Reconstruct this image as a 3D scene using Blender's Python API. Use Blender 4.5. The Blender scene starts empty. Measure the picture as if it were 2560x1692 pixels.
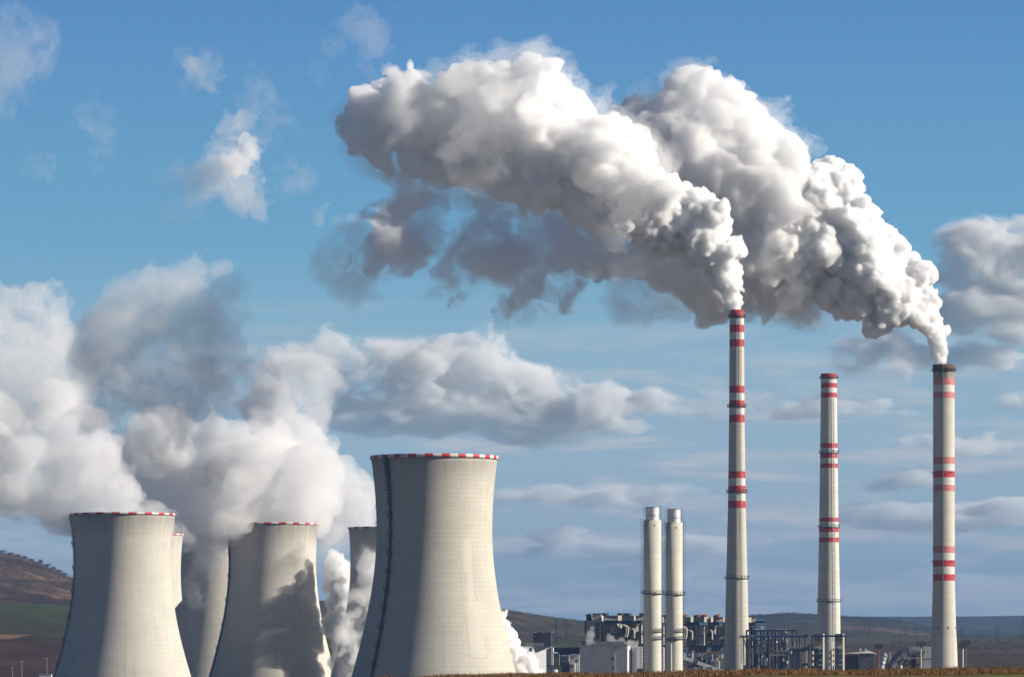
import bpy, math, random
import numpy as np
import openvdb as vdb
from mathutils import Vector

# ------------------------------------------------------------------ frame of the photograph
F = 10000.0; CX = 1280.0; HY = 1600.0; GZ = -30.0           # focal length (px), principal column, horizon row, plant ground level
def P(x, y, d): return np.array([(x - CX) / F * d, d, (HY - y) / F * d])
def MPP(d): return d / F                                     # metres per photo pixel at distance d
sc = bpy.context.scene
col = sc.collection
random.seed(7)

# ------------------------------------------------------------------ camera, sun, sky
cd = bpy.data.cameras.new('camera'); cam = bpy.data.objects.new('camera', cd); col.objects.link(cam); sc.camera = cam
cam.rotation_euler = (math.pi / 2, 0, 0)
cd.sensor_width = 36; cd.lens = 36 * F / 2560; cd.shift_y = (HY - 846) / 2560; cd.clip_start = 1; cd.clip_end = 400000
EL = math.radians(23); AZ = math.radians(100)
sd = Vector((math.sin(AZ) * math.cos(EL), math.cos(AZ) * math.cos(EL), math.sin(EL)))
ld = bpy.data.lights.new('sun', 'SUN'); ld.energy = 5.0; ld.angle = math.radians(.53); ld.color = (1, .92, .80)
lo = bpy.data.objects.new('sun', ld); col.objects.link(lo); lo.rotation_euler = sd.to_track_quat('Z', 'Y').to_euler()

class NT:
    """small helper that wires shader nodes"""
    def __init__(s, tree): s.t = tree; s.t.nodes.clear()
    def n(s, kind, **kw):
        nd = s.t.nodes.new(kind)
        for k, v in kw.items():
            if k.startswith('i_'):
                key = k[2:]; key = int(key) if key.isdigit() else key.replace('_', ' ')
                s.put(v, nd.inputs[key])
            else: setattr(nd, k, v)
        return nd
    def put(s, v, sock):
        if isinstance(v, bpy.types.NodeSocket): s.t.links.new(v, sock)
        elif isinstance(v, bpy.types.Node): s.t.links.new(v.outputs[0], sock)
        else: sock.default_value = v
    def math(s, op, a, b=0.0, c=0.0, clamp=False):
        nd = s.t.nodes.new('ShaderNodeMath'); nd.operation = op; nd.use_clamp = clamp
        s.put(a, nd.inputs[0]); s.put(b, nd.inputs[1]); s.put(c, nd.inputs[2]); return nd.outputs[0]
    def mix(s, f, a, b, mode='MIX'):
        nd = s.t.nodes.new('ShaderNodeMix'); nd.data_type = 'RGBA'; nd.blend_type = mode
        s.put(f, nd.inputs[0]); s.put(a, nd.inputs[6]); s.put(b, nd.inputs[7]); return nd.outputs[2]
    def ramp(s, f, stops):
        nd = s.t.nodes.new('ShaderNodeValToRGB'); e = nd.color_ramp.elements
        while len(e) < len(stops): e.new(.5)
        for el, (p, c) in zip(e, stops): el.position = p; el.color = c if len(c) == 4 else (*c, 1)
        s.put(f, nd.inputs[0]); return nd.outputs[0]
    def noise(s, vec, scale, detail=4, rough=.55, dist=0.0):
        nd = s.n('ShaderNodeTexNoise', i_Scale=scale, i_Detail=detail, i_Roughness=rough, i_Distortion=dist); s.put(vec, nd.inputs['Vector']); return nd.outputs[0]
    def vscale(s, vec, v):
        nd = s.t.nodes.new('ShaderNodeVectorMath'); nd.operation = 'MULTIPLY'; s.put(vec, nd.inputs[0]); nd.inputs[1].default_value = v; return nd.outputs[0]
def g3(v): return (v, v, v, 1)

w = bpy.data.worlds.new('World'); sc.world = w; w.use_nodes = True
T = NT(w.node_tree)
tc = T.n('ShaderNodeTexCoord'); sep = T.n('ShaderNodeSeparateXYZ', i_0=tc.outputs['Generated'])
zc = T.math('MAXIMUM', sep.outputs[2], 0.0)
cmb = T.n('ShaderNodeCombineXYZ', i_0=sep.outputs[0], i_1=sep.outputs[1], i_2=T.math('MULTIPLY_ADD', zc, 3.0, .17))
nrm = T.n('ShaderNodeVectorMath', operation='NORMALIZE', i_0=cmb)
sky = T.n('ShaderNodeTexSky', sky_type='NISHITA', sun_disc=False, sun_elevation=EL, sun_rotation=AZ, air_density=1.0, dust_density=.3, ozone_density=2.0)
T.put(nrm, sky.inputs['Vector'])
# clear winter air: pale and greyish low down, deepening quickly with height, dark blue overhead
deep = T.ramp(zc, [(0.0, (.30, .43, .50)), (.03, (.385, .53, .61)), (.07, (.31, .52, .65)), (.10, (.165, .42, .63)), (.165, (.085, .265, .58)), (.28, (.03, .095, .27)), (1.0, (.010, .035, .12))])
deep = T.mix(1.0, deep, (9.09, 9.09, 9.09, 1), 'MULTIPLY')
base = T.mix(.90, sky.outputs[0], deep)
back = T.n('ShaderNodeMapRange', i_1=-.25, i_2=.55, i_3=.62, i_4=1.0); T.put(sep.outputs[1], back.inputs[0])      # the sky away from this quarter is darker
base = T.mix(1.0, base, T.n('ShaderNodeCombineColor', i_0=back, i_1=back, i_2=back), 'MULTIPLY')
hd = T.n('ShaderNodeCombineXYZ', i_0=T.math('DIVIDE', sep.outputs[0], sep.outputs[1]), i_1=T.math('MULTIPLY', sep.outputs[2], 6.5), i_2=3.1)
hd2 = T.n('ShaderNodeVectorMath', operation='ADD', i_0=hd, i_1=(.004, .022, 0))
n1 = T.noise(hd, 15.0, 9, .62, .35); n2 = T.noise(hd2, 15.0, 9, .62, .35)
band = T.n('ShaderNodeMapRange', i_1=.42, i_2=.57); T.put(n1, band.inputs[0])
low = T.math('SUBTRACT', 1.0, T.math('DIVIDE', T.math('ABSOLUTE', T.math('SUBTRACT', zc, .030)), .055), clamp=True)
cf = T.math('MULTIPLY', T.math('MULTIPLY', band.outputs[0], T.math('POWER', low, .6)), .85)
tl = T.n('ShaderNodeMapRange', i_1=-.05, i_2=.09); T.put(T.math('SUBTRACT', n1, n2), tl.inputs[0])  # streak clouds: sunlit tops and shaded bases painted in by offset noise
base = T.mix(cf, base, T.mix(tl.outputs[0], (3.3, 4.3, 5.1, 1), (5.5, 5.6, 5.8, 1)))
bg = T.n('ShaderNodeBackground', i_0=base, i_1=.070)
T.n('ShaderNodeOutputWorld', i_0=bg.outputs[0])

sc.view_settings.view_transform = 'Standard'; sc.view_settings.look = 'None'; sc.view_settings.exposure = 0.65; sc.view_settings.gamma = 1.0
cy = sc.cycles
cy.use_denoising = True; cy.max_bounces = 28; cy.diffuse_bounces = 4; cy.glossy_bounces = 2; cy.volume_bounces = 22; cy.transparent_max_bounces = 96
cy.sample_clamp_indirect = 6.0

# ------------------------------------------------------------------ materials
MATS = {}
def newmat(name):
    m = bpy.data.materials.new(name); m.use_nodes = True; MATS[name] = m; return m, NT(m.node_tree)
def plain(name, c, rough=.7, metal=0.0, spec=.3, var=.25, scale=.25, streak=False, bump=0.0):
    """a weathered solid colour: mottled by noise, optionally streaked downwards"""
    m, t = newmat(name)
    tcn = t.n('ShaderNodeTexCoord'); v = tcn.outputs['Object']
    n = t.noise(v, scale, 6, .6)
    f = t.n('ShaderNodeMapRange', i_1=.3, i_2=.7, i_3=1 - var, i_4=1 + var * .6); t.put(n, f.inputs[0])
    c4 = (*c, 1)
    out = t.mix(1.0, c4, t.n('ShaderNodeCombineColor', i_0=f, i_1=f, i_2=f), 'MULTIPLY')
    if streak:
        n2 = t.noise(t.vscale(v, (1, 1, .06)), scale * 4, 5, .6)
        f2 = t.n('ShaderNodeMapRange', i_1=.5, i_2=.8, i_3=0.0, i_4=.55); t.put(n2, f2.inputs[0])
        out = t.mix(f2, out, (c[0] * .45, c[1] * .42, c[2] * .4, 1))
    b = t.n('ShaderNodeBsdfPrincipled', i_Base_Color=out, i_Roughness=rough, i_Metallic=metal); b.inputs['Specular IOR Level'].default_value = spec
    t.n('ShaderNodeOutputMaterial', i_0=b); return m
def ribbed(name, c, pitch, var=.25, rough=.5, ratio=.6):
    """trapezoidal sheet cladding: upright ribs as a wave along the wall (u = metres along, v = metres up)"""
    m, t = newmat(name)
    uv = t.n('ShaderNodeUVMap'); s_ = t.n('ShaderNodeSeparateXYZ', i_0=uv)
    wv = t.math('FRACT', t.math('DIVIDE', s_.outputs[0], pitch))
    st = t.math('GREATER_THAN', wv, ratio)
    nn = t.noise(uv.outputs[0], .12, 5, .6)
    f = t.n('ShaderNodeMapRange', i_1=.3, i_2=.7, i_3=1 - var, i_4=1 + var * .5); t.put(nn, f.inputs[0])
    out = t.mix(t.math('MULTIPLY', st, .45), (*c, 1), (c[0] * .55, c[1] * .55, c[2] * .58, 1))
    out = t.mix(1.0, out, t.n('ShaderNodeCombineColor', i_0=f, i_1=f, i_2=f), 'MULTIPLY')
    b = t.n('ShaderNodeBsdfPrincipled', i_Base_Color=out, i_Roughness=rough); b.inputs['Specular IOR Level'].default_value = .3
    t.n('ShaderNodeOutputMaterial', i_0=b); return m
def concrete(name, c, lift, panel, grid=.22, stain=.35, patches=(), coldark=.0, soot=None):
    """slip-formed concrete: casting lifts and formwork panels drawn as thin joints, streaks, repainted patches (u = metres round, v = metres up)"""
    m, t = newmat(name)
    uv = t.n('ShaderNodeUVMap').outputs[0]; s_ = t.n('ShaderNodeSeparateXYZ', i_0=uv); u, v = s_.outputs[0], s_.outputs[1]
    def line(x, p, wd):
        fr = t.math('FRACT', t.math('DIVIDE', x, p)); return t.math('LESS_THAN', fr, wd / p)
    hl = line(v, lift, .28); vl = line(u, panel, .22)
    jl = t.math('MAXIMUM', hl, t.math('MULTIPLY', vl, .7))
    # each lift has its own tone
    cell = t.n('ShaderNodeCombineXYZ', i_0=t.math('FLOOR', t.math('DIVIDE', u, panel * 5)), i_1=t.math('FLOOR', t.math('DIVIDE', v, lift)))
    wn = t.n('ShaderNodeTexWhiteNoise', noise_dimensions='2D', i_0=cell)
    tone = t.n('ShaderNodeMapRange', i_3=.965, i_4=1.025); t.put(wn.outputs[0], tone.inputs[0])
    big = t.n('ShaderNodeMapRange', i_1=.3, i_2=.7, i_3=.92, i_4=1.06); t.put(t.noise(uv, .045, 5, .6), big.inputs[0])
    fine = t.n('ShaderNodeMapRange', i_1=.3, i_2=.7, i_3=.95, i_4=1.04); t.put(t.noise(t.vscale(uv, (1, .35, 1)), .9, 4, .7), fine.inputs[0])
    k = t.math('MULTIPLY', t.math('MULTIPLY', tone, big), fine)
    k = t.math('MULTIPLY', k, t.math('SUBTRACT', 1.0, t.math('MULTIPLY', jl, grid)))
    out = t.mix(1.0, (*c, 1), t.n('ShaderNodeCombineColor', i_0=k, i_1=k, i_2=k), 'MULTIPLY')
    st = t.noise(t.vscale(uv, (.35, .018, 1)), 1.0, 6, .65)
    sm = t.n('ShaderNodeMapRange', i_1=.52, i_2=.78, i_3=0.0, i_4=stain); t.put(st, sm.inputs[0])
    out = t.mix(sm, out, (c[0] * .55, c[1] * .54, c[2] * .50, 1))
    for (u0, u1, v0, v1, pc, amt) in patches:
        wob = t.math('MULTIPLY', t.math('SUBTRACT', t.noise(uv, .35, 3), .5), 3.0)
        uu = t.math('ADD', u, wob); vv = t.math('ADD', v, wob)
        msk = t.math('MULTIPLY', t.math('MULTIPLY', t.math('GREATER_THAN', uu, u0), t.math('LESS_THAN', uu, u1)),
                     t.math('MULTIPLY', t.math('GREATER_THAN', vv, v0), t.math('LESS_THAN', vv, v1)))
        out = t.mix(t.math('MULTIPLY', msk, amt), out, (*pc, 1))
    if soot:                                                   # dark run-off below a level
        z0, h, amt = soot
        sf = t.math('MULTIPLY', t.math('SUBTRACT', 1.0, t.math('DIVIDE', t.math('SUBTRACT', z0, v), h), clamp=True), t.math('MULTIPLY', t.noise(t.vscale(uv, (.5, .05, 1)), 1.0, 4), amt * 2))
        out = t.mix(sf, out, (.06, .05, .045, 1))
    b = t.n('ShaderNodeBsdfPrincipled', i_Base_Color=out, i_Roughness=.9); b.inputs['Specular IOR Level'].default_value = .15
    t.n('ShaderNodeOutputMaterial', i_0=b); return m
def paint(name, c, worn=.25, under=(.42, .41, .37)):
    """old paint on concrete, worn through in upright streaks"""
    m, t = newmat(name)
    uv = t.n('ShaderNodeUVMap').outputs[0]
    st = t.noise(t.vscale(uv, (.8, .07, 1)), 1.0, 6, .7)
    mm = t.n('ShaderNodeMapRange', i_1=.45, i_2=.75, i_3=0.0, i_4=worn); t.put(st, mm.inputs[0])
    out = t.mix(mm, (*c, 1), (*under, 1))
    k = t.n('ShaderNodeMapRange', i_1=.3, i_2=.7, i_3=.85, i_4=1.08); t.put(t.noise(uv, .5, 4), k.inputs[0])
    out = t.mix(1.0, out, t.n('ShaderNodeCombineColor', i_0=k, i_1=k, i_2=k), 'MULTIPLY')
    b = t.n('ShaderNodeBsdfPrincipled', i_Base_Color=out, i_Roughness=.6); b.inputs['Specular IOR Level'].default_value = .3
    t.n('ShaderNodeOutputMaterial', i_0=b); return m
def vol(name, dens, c=(1, 1, 1), g=0.0):
    m, t = newmat(name)
    v = t.n('ShaderNodeVolumePrincipled', i_Color=(*c, 1), i_Density=dens, i_Anisotropy=g)
    o = t.n('ShaderNodeOutputMaterial'); t.put(v, o.inputs['Volume']); return m
def core(name, c):
    m, t = newmat(name)
    b = t.n('ShaderNodeBsdfDiffuse', i_0=(*c, 1)); t.n('ShaderNodeOutputMaterial', i_0=b); return m

# ------------------------------------------------------------------ objects
def tag(o, label=None, cat=None, group=None, kind=None):
    if label: o['label'] = label
    if cat: o['category'] = cat
    if group: o['group'] = group
    if kind: o['kind'] = kind
    return o
def thing(name, label, cat, loc, group=None):
    o = bpy.data.objects.new(name, None); o.location = tuple(float(v) for v in loc); o.empty_display_size = 5; col.objects.link(o)
    return tag(o, label, cat, group)
def base_of(o):
    v = Vector((0, 0, 0))
    while o: v = v + o.location; o = o.parent
    return np.array(v)
def link(name, V, faces, mats, parent=None, mi=None, uv=None, smooth=False):
    """one mesh object from world-space points; faces = list of index lists or an (n,4) array"""
    V = np.asarray(V, float)
    b = base_of(parent) if parent else np.zeros(3)
    me = bpy.data.meshes.new(name)
    if isinstance(faces, np.ndarray):
        n, k = faces.shape
        me.vertices.add(len(V)); me.vertices.foreach_set('co', (V - b).astype(np.float32).ravel())
        me.loops.add(n * k); me.loops.foreach_set('vertex_index', faces.astype(np.int32).ravel())
        me.polygons.add(n); me.polygons.foreach_set('loop_start', np.arange(n, dtype=np.int32) * k)
    else: me.from_pydata((V - b).tolist(), [], faces)
    mats = mats if isinstance(mats, (list, tuple)) else [mats]
    for m in mats: me.materials.append(MATS[m] if isinstance(m, str) else m)
    if mi is not None: me.polygons.foreach_set('material_index', np.asarray(mi, np.int32))
    if smooth is True: me.polygons.foreach_set('use_smooth', np.ones(len(me.polygons), bool))
    if uv is not None:
        l = me.uv_layers.new(name='uv'); l.data.foreach_set('uv', np.asarray(uv, np.float32).ravel())
    me.update(); me.validate()
    o = bpy.data.objects.new(name, me); col.objects.link(o)
    if parent: o.parent = parent
    return o
class MB:
    """collects shapes in world space into ONE mesh"""
    def __init__(s): s.V = []; s.Fc = []; s.M = []; s.U = []
    def quadset(s, pts, faces, m=0, uvs=None):
        o = len(s.V); s.V += [tuple(map(float, p)) for p in pts]
        for k, f in enumerate(faces):
            s.Fc.append([o + i for i in f]); s.M.append(m)
            if uvs: s.U += uvs[k]
            else:                                             # box-like unwrapping in metres
                a, b_, c_ = (np.array(pts[f[i]], float) for i in (0, 1, -1))
                e1 = b_ - a; l1 = np.linalg.norm(e1) or 1; e1 = e1 / l1
                n_ = np.cross(e1, c_ - a); nn = np.linalg.norm(n_) or 1; e2 = np.cross(n_ / nn, e1)
                for i in f:
                    q = np.array(pts[i], float) - a; s.U.append((float(q @ e1), float(q @ e2)))
        return s
    def hexa(s, a, b, c, d, up, m=0):
        """prism on the quad a,b,c,d (counter-clockwise from above) raised by the vector up"""
        pts = [np.array(q, float) for q in (a, b, c, d)]; pts += [q + np.array(up, float) for q in pts]
        return s.quadset(pts, [[0, 1, 5, 4], [1, 2, 6, 5], [2, 3, 7, 6], [3, 0, 4, 7], [4, 5, 6, 7], [3, 2, 1, 0]], m)
    def box(s, x0, x1, y0, y1, z0, z1, m=0): return s.hexa((x0, y0, z0), (x1, y0, z0), (x1, y1, z0), (x0, y1, z0), (0, 0, z1 - z0), m)
    def pbox(s, x0, y0, x1, y1, d, side=0.0, th=4, depth=None, m=0, down=False):
        """box whose front covers the photo rectangle at distance d, turned by th degrees so that its right wall covers 'side' px more"""
        a = math.radians(th); k = MPP(d); W = (x1 - x0) * k / math.cos(a)
        D = depth if depth is not None else max(side, .01) * k / max(math.sin(a), .02)
        u = np.array([math.cos(a), -math.sin(a), 0]); v = np.array([math.sin(a), math.cos(a), 0])
        p = P(x0, 0, d); p[2] = 0
        zt = (HY - y0) * k; zb = GZ if down else (HY - y1) * k
        q = p + np.array([0, 0, zb])
        return s.hexa(q, q + u * W, q + u * W + v * D, q + v * D, (0, 0, zt - zb), m)
    def bar(s, a, b, w_, h_=None, m=0):
        """square bar between two points"""
        a = np.array(a, float); b = np.array(b, float); h_ = h_ or w_; t = b - a; L = np.linalg.norm(t)
        if L < 1e-6: return s
        t /= L; r = np.cross(t, (0, 0, 1)); r = np.array([1.0, 0, 0]) if np.linalg.norm(r) < 1e-3 else r / np.linalg.norm(r); q = np.cross(r, t)
        r = r * w_ / 2; q = q * h_ / 2
        return s.quadset([a - r - q, a + r - q, a + r + q, a - r + q, b - r - q, b + r - q, b + r + q, b - r + q], [[0, 1, 5, 4], [1, 2, 6, 5], [2, 3, 7, 6], [3, 0, 4, 7], [4, 5, 6, 7], [3, 2, 1, 0]], m)
    def tube(s, pts, r, n=12, m=0, cap=True):
        """round tube along a polyline; r is one radius or one per point"""
        pts = [np.array(p, float) for p in pts]; rr = r if isinstance(r, (list, tuple)) else [r] * len(pts); ring = []; R = None
        for i, p in enumerate(pts):
            t = pts[min(i + 1, len(pts) - 1)] - pts[max(i - 1, 0)]; t /= np.linalg.norm(t)
            if R is None: R = np.cross(t, (0, 1, 0)); R = np.array([1.0, 0, 0]) if np.linalg.norm(R) < .05 else R
            R = R - t * (R @ t); R /= np.linalg.norm(R); Q = np.cross(t, R)
            ring += [p + rr[i] * (R * math.cos(2 * math.pi * k / n) + Q * math.sin(2 * math.pi * k / n)) for k in range(n)]
        fc = [[i * n + k, i * n + (k + 1) % n, (i + 1) * n + (k + 1) % n, (i + 1) * n + k] for i in range(len(pts) - 1) for k in range(n)]
        s.quadset(ring, fc, m)
        if cap: s.quadset(ring[:n], [list(range(n))[::-1]], m); s.quadset(ring[-n:], [list(range(n))], m)
        return s
    def build(s, name, mats, parent=None, smooth=False):
        o = link(name, s.V, s.Fc, mats, parent, s.M, s.U)
        if smooth:
            o.data.polygons.foreach_set('use_smooth', [len(f) == 4 for f in s.Fc])
        return o
def lathe(name, c, prof, n, mats, parent, pick=None, a0=-math.pi, smooth=True, flat_rows=()):
    """surface of revolution about the upright axis through c; prof = [(radius, z)], pick(row, seg) -> material slot; UV in metres"""
    A = a0 + np.arange(n + 1) * 2 * math.pi / n; pr = np.array(prof, float); R = float(np.mean(pr[:, 0]))
    V = []; 
    for r, z in pr: V += [(c[0] + r * math.sin(a), c[1] - r * math.cos(a), z) for a in A[:-1]]
    s = np.concatenate([[0], np.cumsum(np.hypot(np.diff(pr[:, 0]), np.diff(pr[:, 1])))])
    fc = []; mi = []; uv = []
    for i in range(len(pr) - 1):
        for k in range(n):
            k2 = (k + 1) % n
            fc.append([i * n + k, i * n + k2, (i + 1) * n + k2, (i + 1) * n + k]); mi.append(pick(i, k) if pick else 0)
            for (ii, kk) in ((i, k), (i, k + 1), (i + 1, k + 1), (i + 1, k)): uv.append((((A[kk] + math.pi) % (4 * math.pi) - math.pi) * R, pr[ii][1]))
    o = link(name, V, np.array(fc), mats, parent, mi, uv)
    if smooth: o.data.polygons.foreach_set('use_smooth', np.ones(len(fc), bool))
    return o
def dup(root, loc, label=None, group=None, cat=None):
    """a copy of a thing with copies of its parts and their sub-parts"""
    r = root.copy(); col.objects.link(r); r.location = tuple(float(v) for v in loc)
    if label: r['label'] = label
    if group: r['group'] = group
    for ch in list(root.children):
        c = ch.copy(); col.objects.link(c); c.parent = r
        for g in list(ch.children):
            d = g.copy(); col.objects.link(d); d.parent = c
    return r

# ------------------------------------------------------------------ shared materials
plain('red_paint', (.50, .035, .03), .5, var=.15, scale=.4)
plain('white_paint', (.60, .59, .57), .5, var=.10, scale=.4)
plain('dark_steel', (.045, .05, .06), .6, .3, var=.4, scale=1.0)
plain('grey_steel', (.22, .23, .25), .5, .5, var=.3, scale=1.0)
plain('galvanised', (.42, .43, .45), .45, .6, var=.25, scale=1.0)
plain('blue_steel', (.016, .045, .11), .5, .2, var=.35, scale=.5)
plain('pale_blue_steel', (.13, .27, .42), .5, .1, var=.3, scale=.5)
plain('navy_cladding', (.018, .03, .075), .5, var=.3, scale=.3)
plain('cream_wall', (.50, .45, .37), .8, var=.18, scale=.25, streak=True)
plain('beige_wall', (.50, .465, .40), .8, var=.2, scale=.25, streak=True)
plain('grey_wall', (.38, .385, .39), .8, var=.2, scale=.25, streak=True)
plain('dark_wall', (.12, .12, .128), .8, var=.3, scale=.3, streak=True)
plain('white_wall', (.58, .58, .57), .7, var=.12, scale=.25, streak=True)
plain('brown_cladding', (.16, .12, .095), .8, var=.35, scale=.5, streak=True)
plain('rust', (.22, .085, .04), .9, var=.4, scale=.8)
plain('black_opening', (.012, .012, .015), .9, var=.2)
plain('window_glass', (.06, .07, .09), .25, spec=.5, var=.2)
plain('blue_door', (.03, .10, .30), .5, var=.15)
plain('polished_flue', (.62, .62, .63), .5, .35, var=.15, scale=.6, streak=True)
plain('rusty_cap', (.12, .075, .055), .8, var=.5, scale=.6, streak=True)
plain('wood', (.12, .09, .06), .9, var=.3)
ribbed('grey_sheet', (.62, .62, .64), 2.4, var=.12, ratio=.9)
ribbed('white_sheet', (.70, .71, .72), 1.2, var=.12)
ribbed('navy_sheet', (.02, .035, .10), 1.6)
ribbed('brown_sheet', (.30, .25, .20), 1.1)
ribbed('dark_sheet', (.07, .07, .085), 1.0)
ribbed('louvre', (.60, .60, .58), .9, ratio=.5)
concrete('tower_concrete_pale', (.485, .46, .395), 2.2, 2.6, grid=.12, stain=.34, soot=(91.0, 15.0, .32), patches=[(17.5, 22.5, 34, 50, (.56, .54, .47), .55), (18.5, 22.5, 17, 34, (.56, .54, .47), .5), (17.0, 24.5, -8, 19, (.55, .53, .46), .5), (24.5, 26.5, 3, 18, (.55, .53, .46), .4)])
concrete('tower_concrete', (.50, .475, .42), 1.7, 2.2, grid=.13, stain=.50, soot=(79.5, 16.0, .42))
concrete('chimney_concrete', (.48, .46, .395), 2.6, 3.0, grid=.16, stain=.35)
concrete('chimney_concrete_light', (.56, .54, .48), 2.5, 3.0, grid=.10, stain=.25)
concrete('chimney_concrete_sooty', (.51, .485, .42), 2.5, 3.2, grid=.08, stain=.4, soot=(161.0, 22.0, .75))
concrete('stack_concrete', (.53, .51, .44), 3.2, 4.5, grid=.12, stain=.18)
paint('red_band', (.42, .022, .02), .30, (.50, .20, .16))
paint('white_band', (.56, .55, .51), .45)
paint('faded_red_band', (.50, .15, .14), .45, (.50, .36, .32))
paint('red_cap', (.36, .035, .025), .45, (.12, .05, .04))

# ------------------------------------------------------------------ cooling towers
def cooling_tower(label, cx, d, a_px, yt, cu, cl, ytop, rim_px, npair, off_deg, mat, ladder=None, n=144, rungs=()):
    k = MPP(d); c = P(cx, 0, d); a = a_px * k; zt = (HY - yt) * k; ztop = (HY - ytop) * k
    root = thing('cooling_tower', label, 'cooling tower', (c[0], c[1], GZ), 'concrete cooling towers')
    def rad(z):
        cc = (cu if z > zt else cl) * k
        return a * math.sqrt(1 + ((z - zt) / cc) ** 2)
    zb = GZ + 2.5
    zs = list(np.linspace(zb, ztop, 46))
    prof = [(rad(z), z) for z in zs] + [(rad(ztop) - .9, ztop)] + [(rad(z) - .9, z) for z in zs[::-1][1:]]
    lathe('shell', c, prof, n, [mat], root)
    # ring of slanting legs that carries the shell over its air inlet
    lg = MB(); rb = rad(zb)
    for i in range(36):
        a0 = 2 * math.pi * i / 36
        for s_ in (-1, 1):
            a1 = a0 + s_ * math.pi / 36
            lg.bar((c[0] + (rb + 2.5) * math.sin(a0), c[1] - (rb + 2.5) * math.cos(a0), GZ), (c[0] + rb * math.sin(a1), c[1] - rb * math.cos(a1), zb + .3), 1.0)
    lg.build('air_inlet_legs', 'grey_wall', root)
    h = rim_px * k; r = rad(ztop) + .55; ns = npair * 8
    def pick(row, seg):
        ang = -180 + (seg + .5) * 360 / ns
        return 0 if ((ang - off_deg + 90 / npair) % (360 / npair)) < 180 / npair else 1
    lathe('rim_band', c, [(r - 1.0, ztop - h * .35), (r, ztop - h * .35), (r, ztop + h * .65), (r - 1.3, ztop + h * .65), (r - 1.3, ztop - h * .3)], ns, ['red_paint', 'white_paint'], root, pick, smooth=False)
    if ladder:
        lb = MB(); an = math.radians(ladder)
        def at(z, o=0.0, da=0.0):
            rr = rad(z) + o; an2 = an + da / rr; return (c[0] + rr * math.sin(an2), c[1] - rr * math.cos(an2), z)
        zz = list(np.linspace(zb, ztop, 40))
        for z0, z1 in zip(zz[:-1], zz[1:]):
            for o in (-.65, .65): lb.bar(at(z0, .5, o), at(z1, .5, o), .35)
            lb.bar(at(z0, 1.2), at(z1, 1.2), .3)
            lb.bar(at(z0, .5, -.65), at(z0, .5, .65), .3)
            zc_ = (z0 + z1) / 2; lb.bar(at(zc_, .5, -.65), at(zc_, .5, .65), .3)
        L = lb.build('ladder', 'dark_steel', root)
        for y in rungs:
            z = (HY - y) * k
            pb = MB(); q0 = np.array(at(z, 0, -1.3)); q1 = np.array(at(z, 0, 1.3)); out = np.array([math.sin(an), -math.cos(an), 0]) * 1.7
            pb.hexa(q0, q0 + out, q1 + out, q1, (0, 0, .35))
            for q in (q0 + out, q1 + out): pb.bar(q, q + np.array([0, 0, 1.6]), .25)
            pb.bar(q0 + out + np.array([0, 0, 1.6]), q1 + out + np.array([0, 0, 1.6]), .25)
            for q in (q0 + out, q1 + out): pb.bar(q + np.array([0, 0, .1]), q - out * .9 - np.array([0, 0, 2.0]), .25)
            pb.build('platform', 'dark_steel', L)
    return root, rad, c, ztop
zr = [1100 + v / 2.649 for v in (150, 172, 208, 245, 290, 342, 410, 500, 625, 745, 870, 990, 1110, 1235, 1355, 1475)]
cooling_tower('tallest and nearest cooling tower, with no steam over its rim', 1086, 2000, 144.6, 1322.7, 400, 357, 1146, 9.0, 24, -4.4, 'tower_concrete_pale', -46.5, 180, zr)
cooling_tower('cooling tower beside the brown hillside, leftmost of all', 307.5, 2530, 120.2, 1413, 300, 278, 1287, 5.6, 20, -1.9, 'tower_concrete', -76, 144, [1300, 1360, 1420, 1480, 1540, 1600, 1660])
cooling_tower('cooling tower with a jagged steam shadow across its sunlit side', 681, 2840, 109, 1402, 280, 271, 1311, 5.0, 20, -3.2, 'tower_concrete', -70, 144, [1330, 1385, 1440, 1500, 1560, 1620])
cooling_tower('cooling tower half hidden behind the left edge of the tallest tower', 980, 2745, 104, 1405, 280, 262, 1321, 4.8, 20, 2.0, 'tower_concrete')
cooling_tower('cooling tower showing only a lit sliver behind the leftmost tower', 354, 2760, 97.5, 1430, 270, 262, 1337, 4.8, 20, 3.0, 'tower_concrete')
cooling_tower('dark steamy cooling tower seen in the gap between two front towers', 540, 2990, 98, 1430, 270, 262, 1345, 4.6, 20, 5.0, 'tower_concrete')

# ------------------------------------------------------------------ chimneys
def chimney(label, cx, d, radii, bands, mat, group, n=48, top=None):
    """radii = [(photo row, half width px)], bands = [(row0, row1, material)]"""
    k = MPP(d); c = P(cx, 0, d)
    root = thing('chimney', label, 'chimney', (c[0], c[1], GZ), group)
    ys = [r[0] for r in radii]; ws = [r[1] for r in radii]
    def rad(z): return float(np.interp(HY - z / k, ys, ws)) * k
    ztop = (HY - ys[0]) * k
    zs = {GZ, ztop}
    for b in bands: zs.add((HY - b[0]) * k); zs.add((HY - b[1]) * k)
    for y in ys: zs.add((HY - y) * k)
    zs = sorted(z for z in zs if GZ <= z <= ztop)
    mats = [mat]
    for b in bands:
        if b[2] not in mats: mats.append(b[2])
    def pick(row, seg):
        if row >= len(zs) - 1: return mats.index('black_opening') if 'black_opening' in mats else 0
        y = HY - (zs[row] + zs[row + 1]) / 2 / k
        for b in bands:
            if b[0] <= y <= b[1]: return mats.index(b[2])
        return 0
    prof = [(rad(z), z) for z in zs] + [(rad(ztop) - .9, ztop), (rad(ztop) - 1.0, ztop - 15)]
    lathe('shaft', c, prof, n, mats, root, pick)
    return root, rad, c, k
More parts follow.
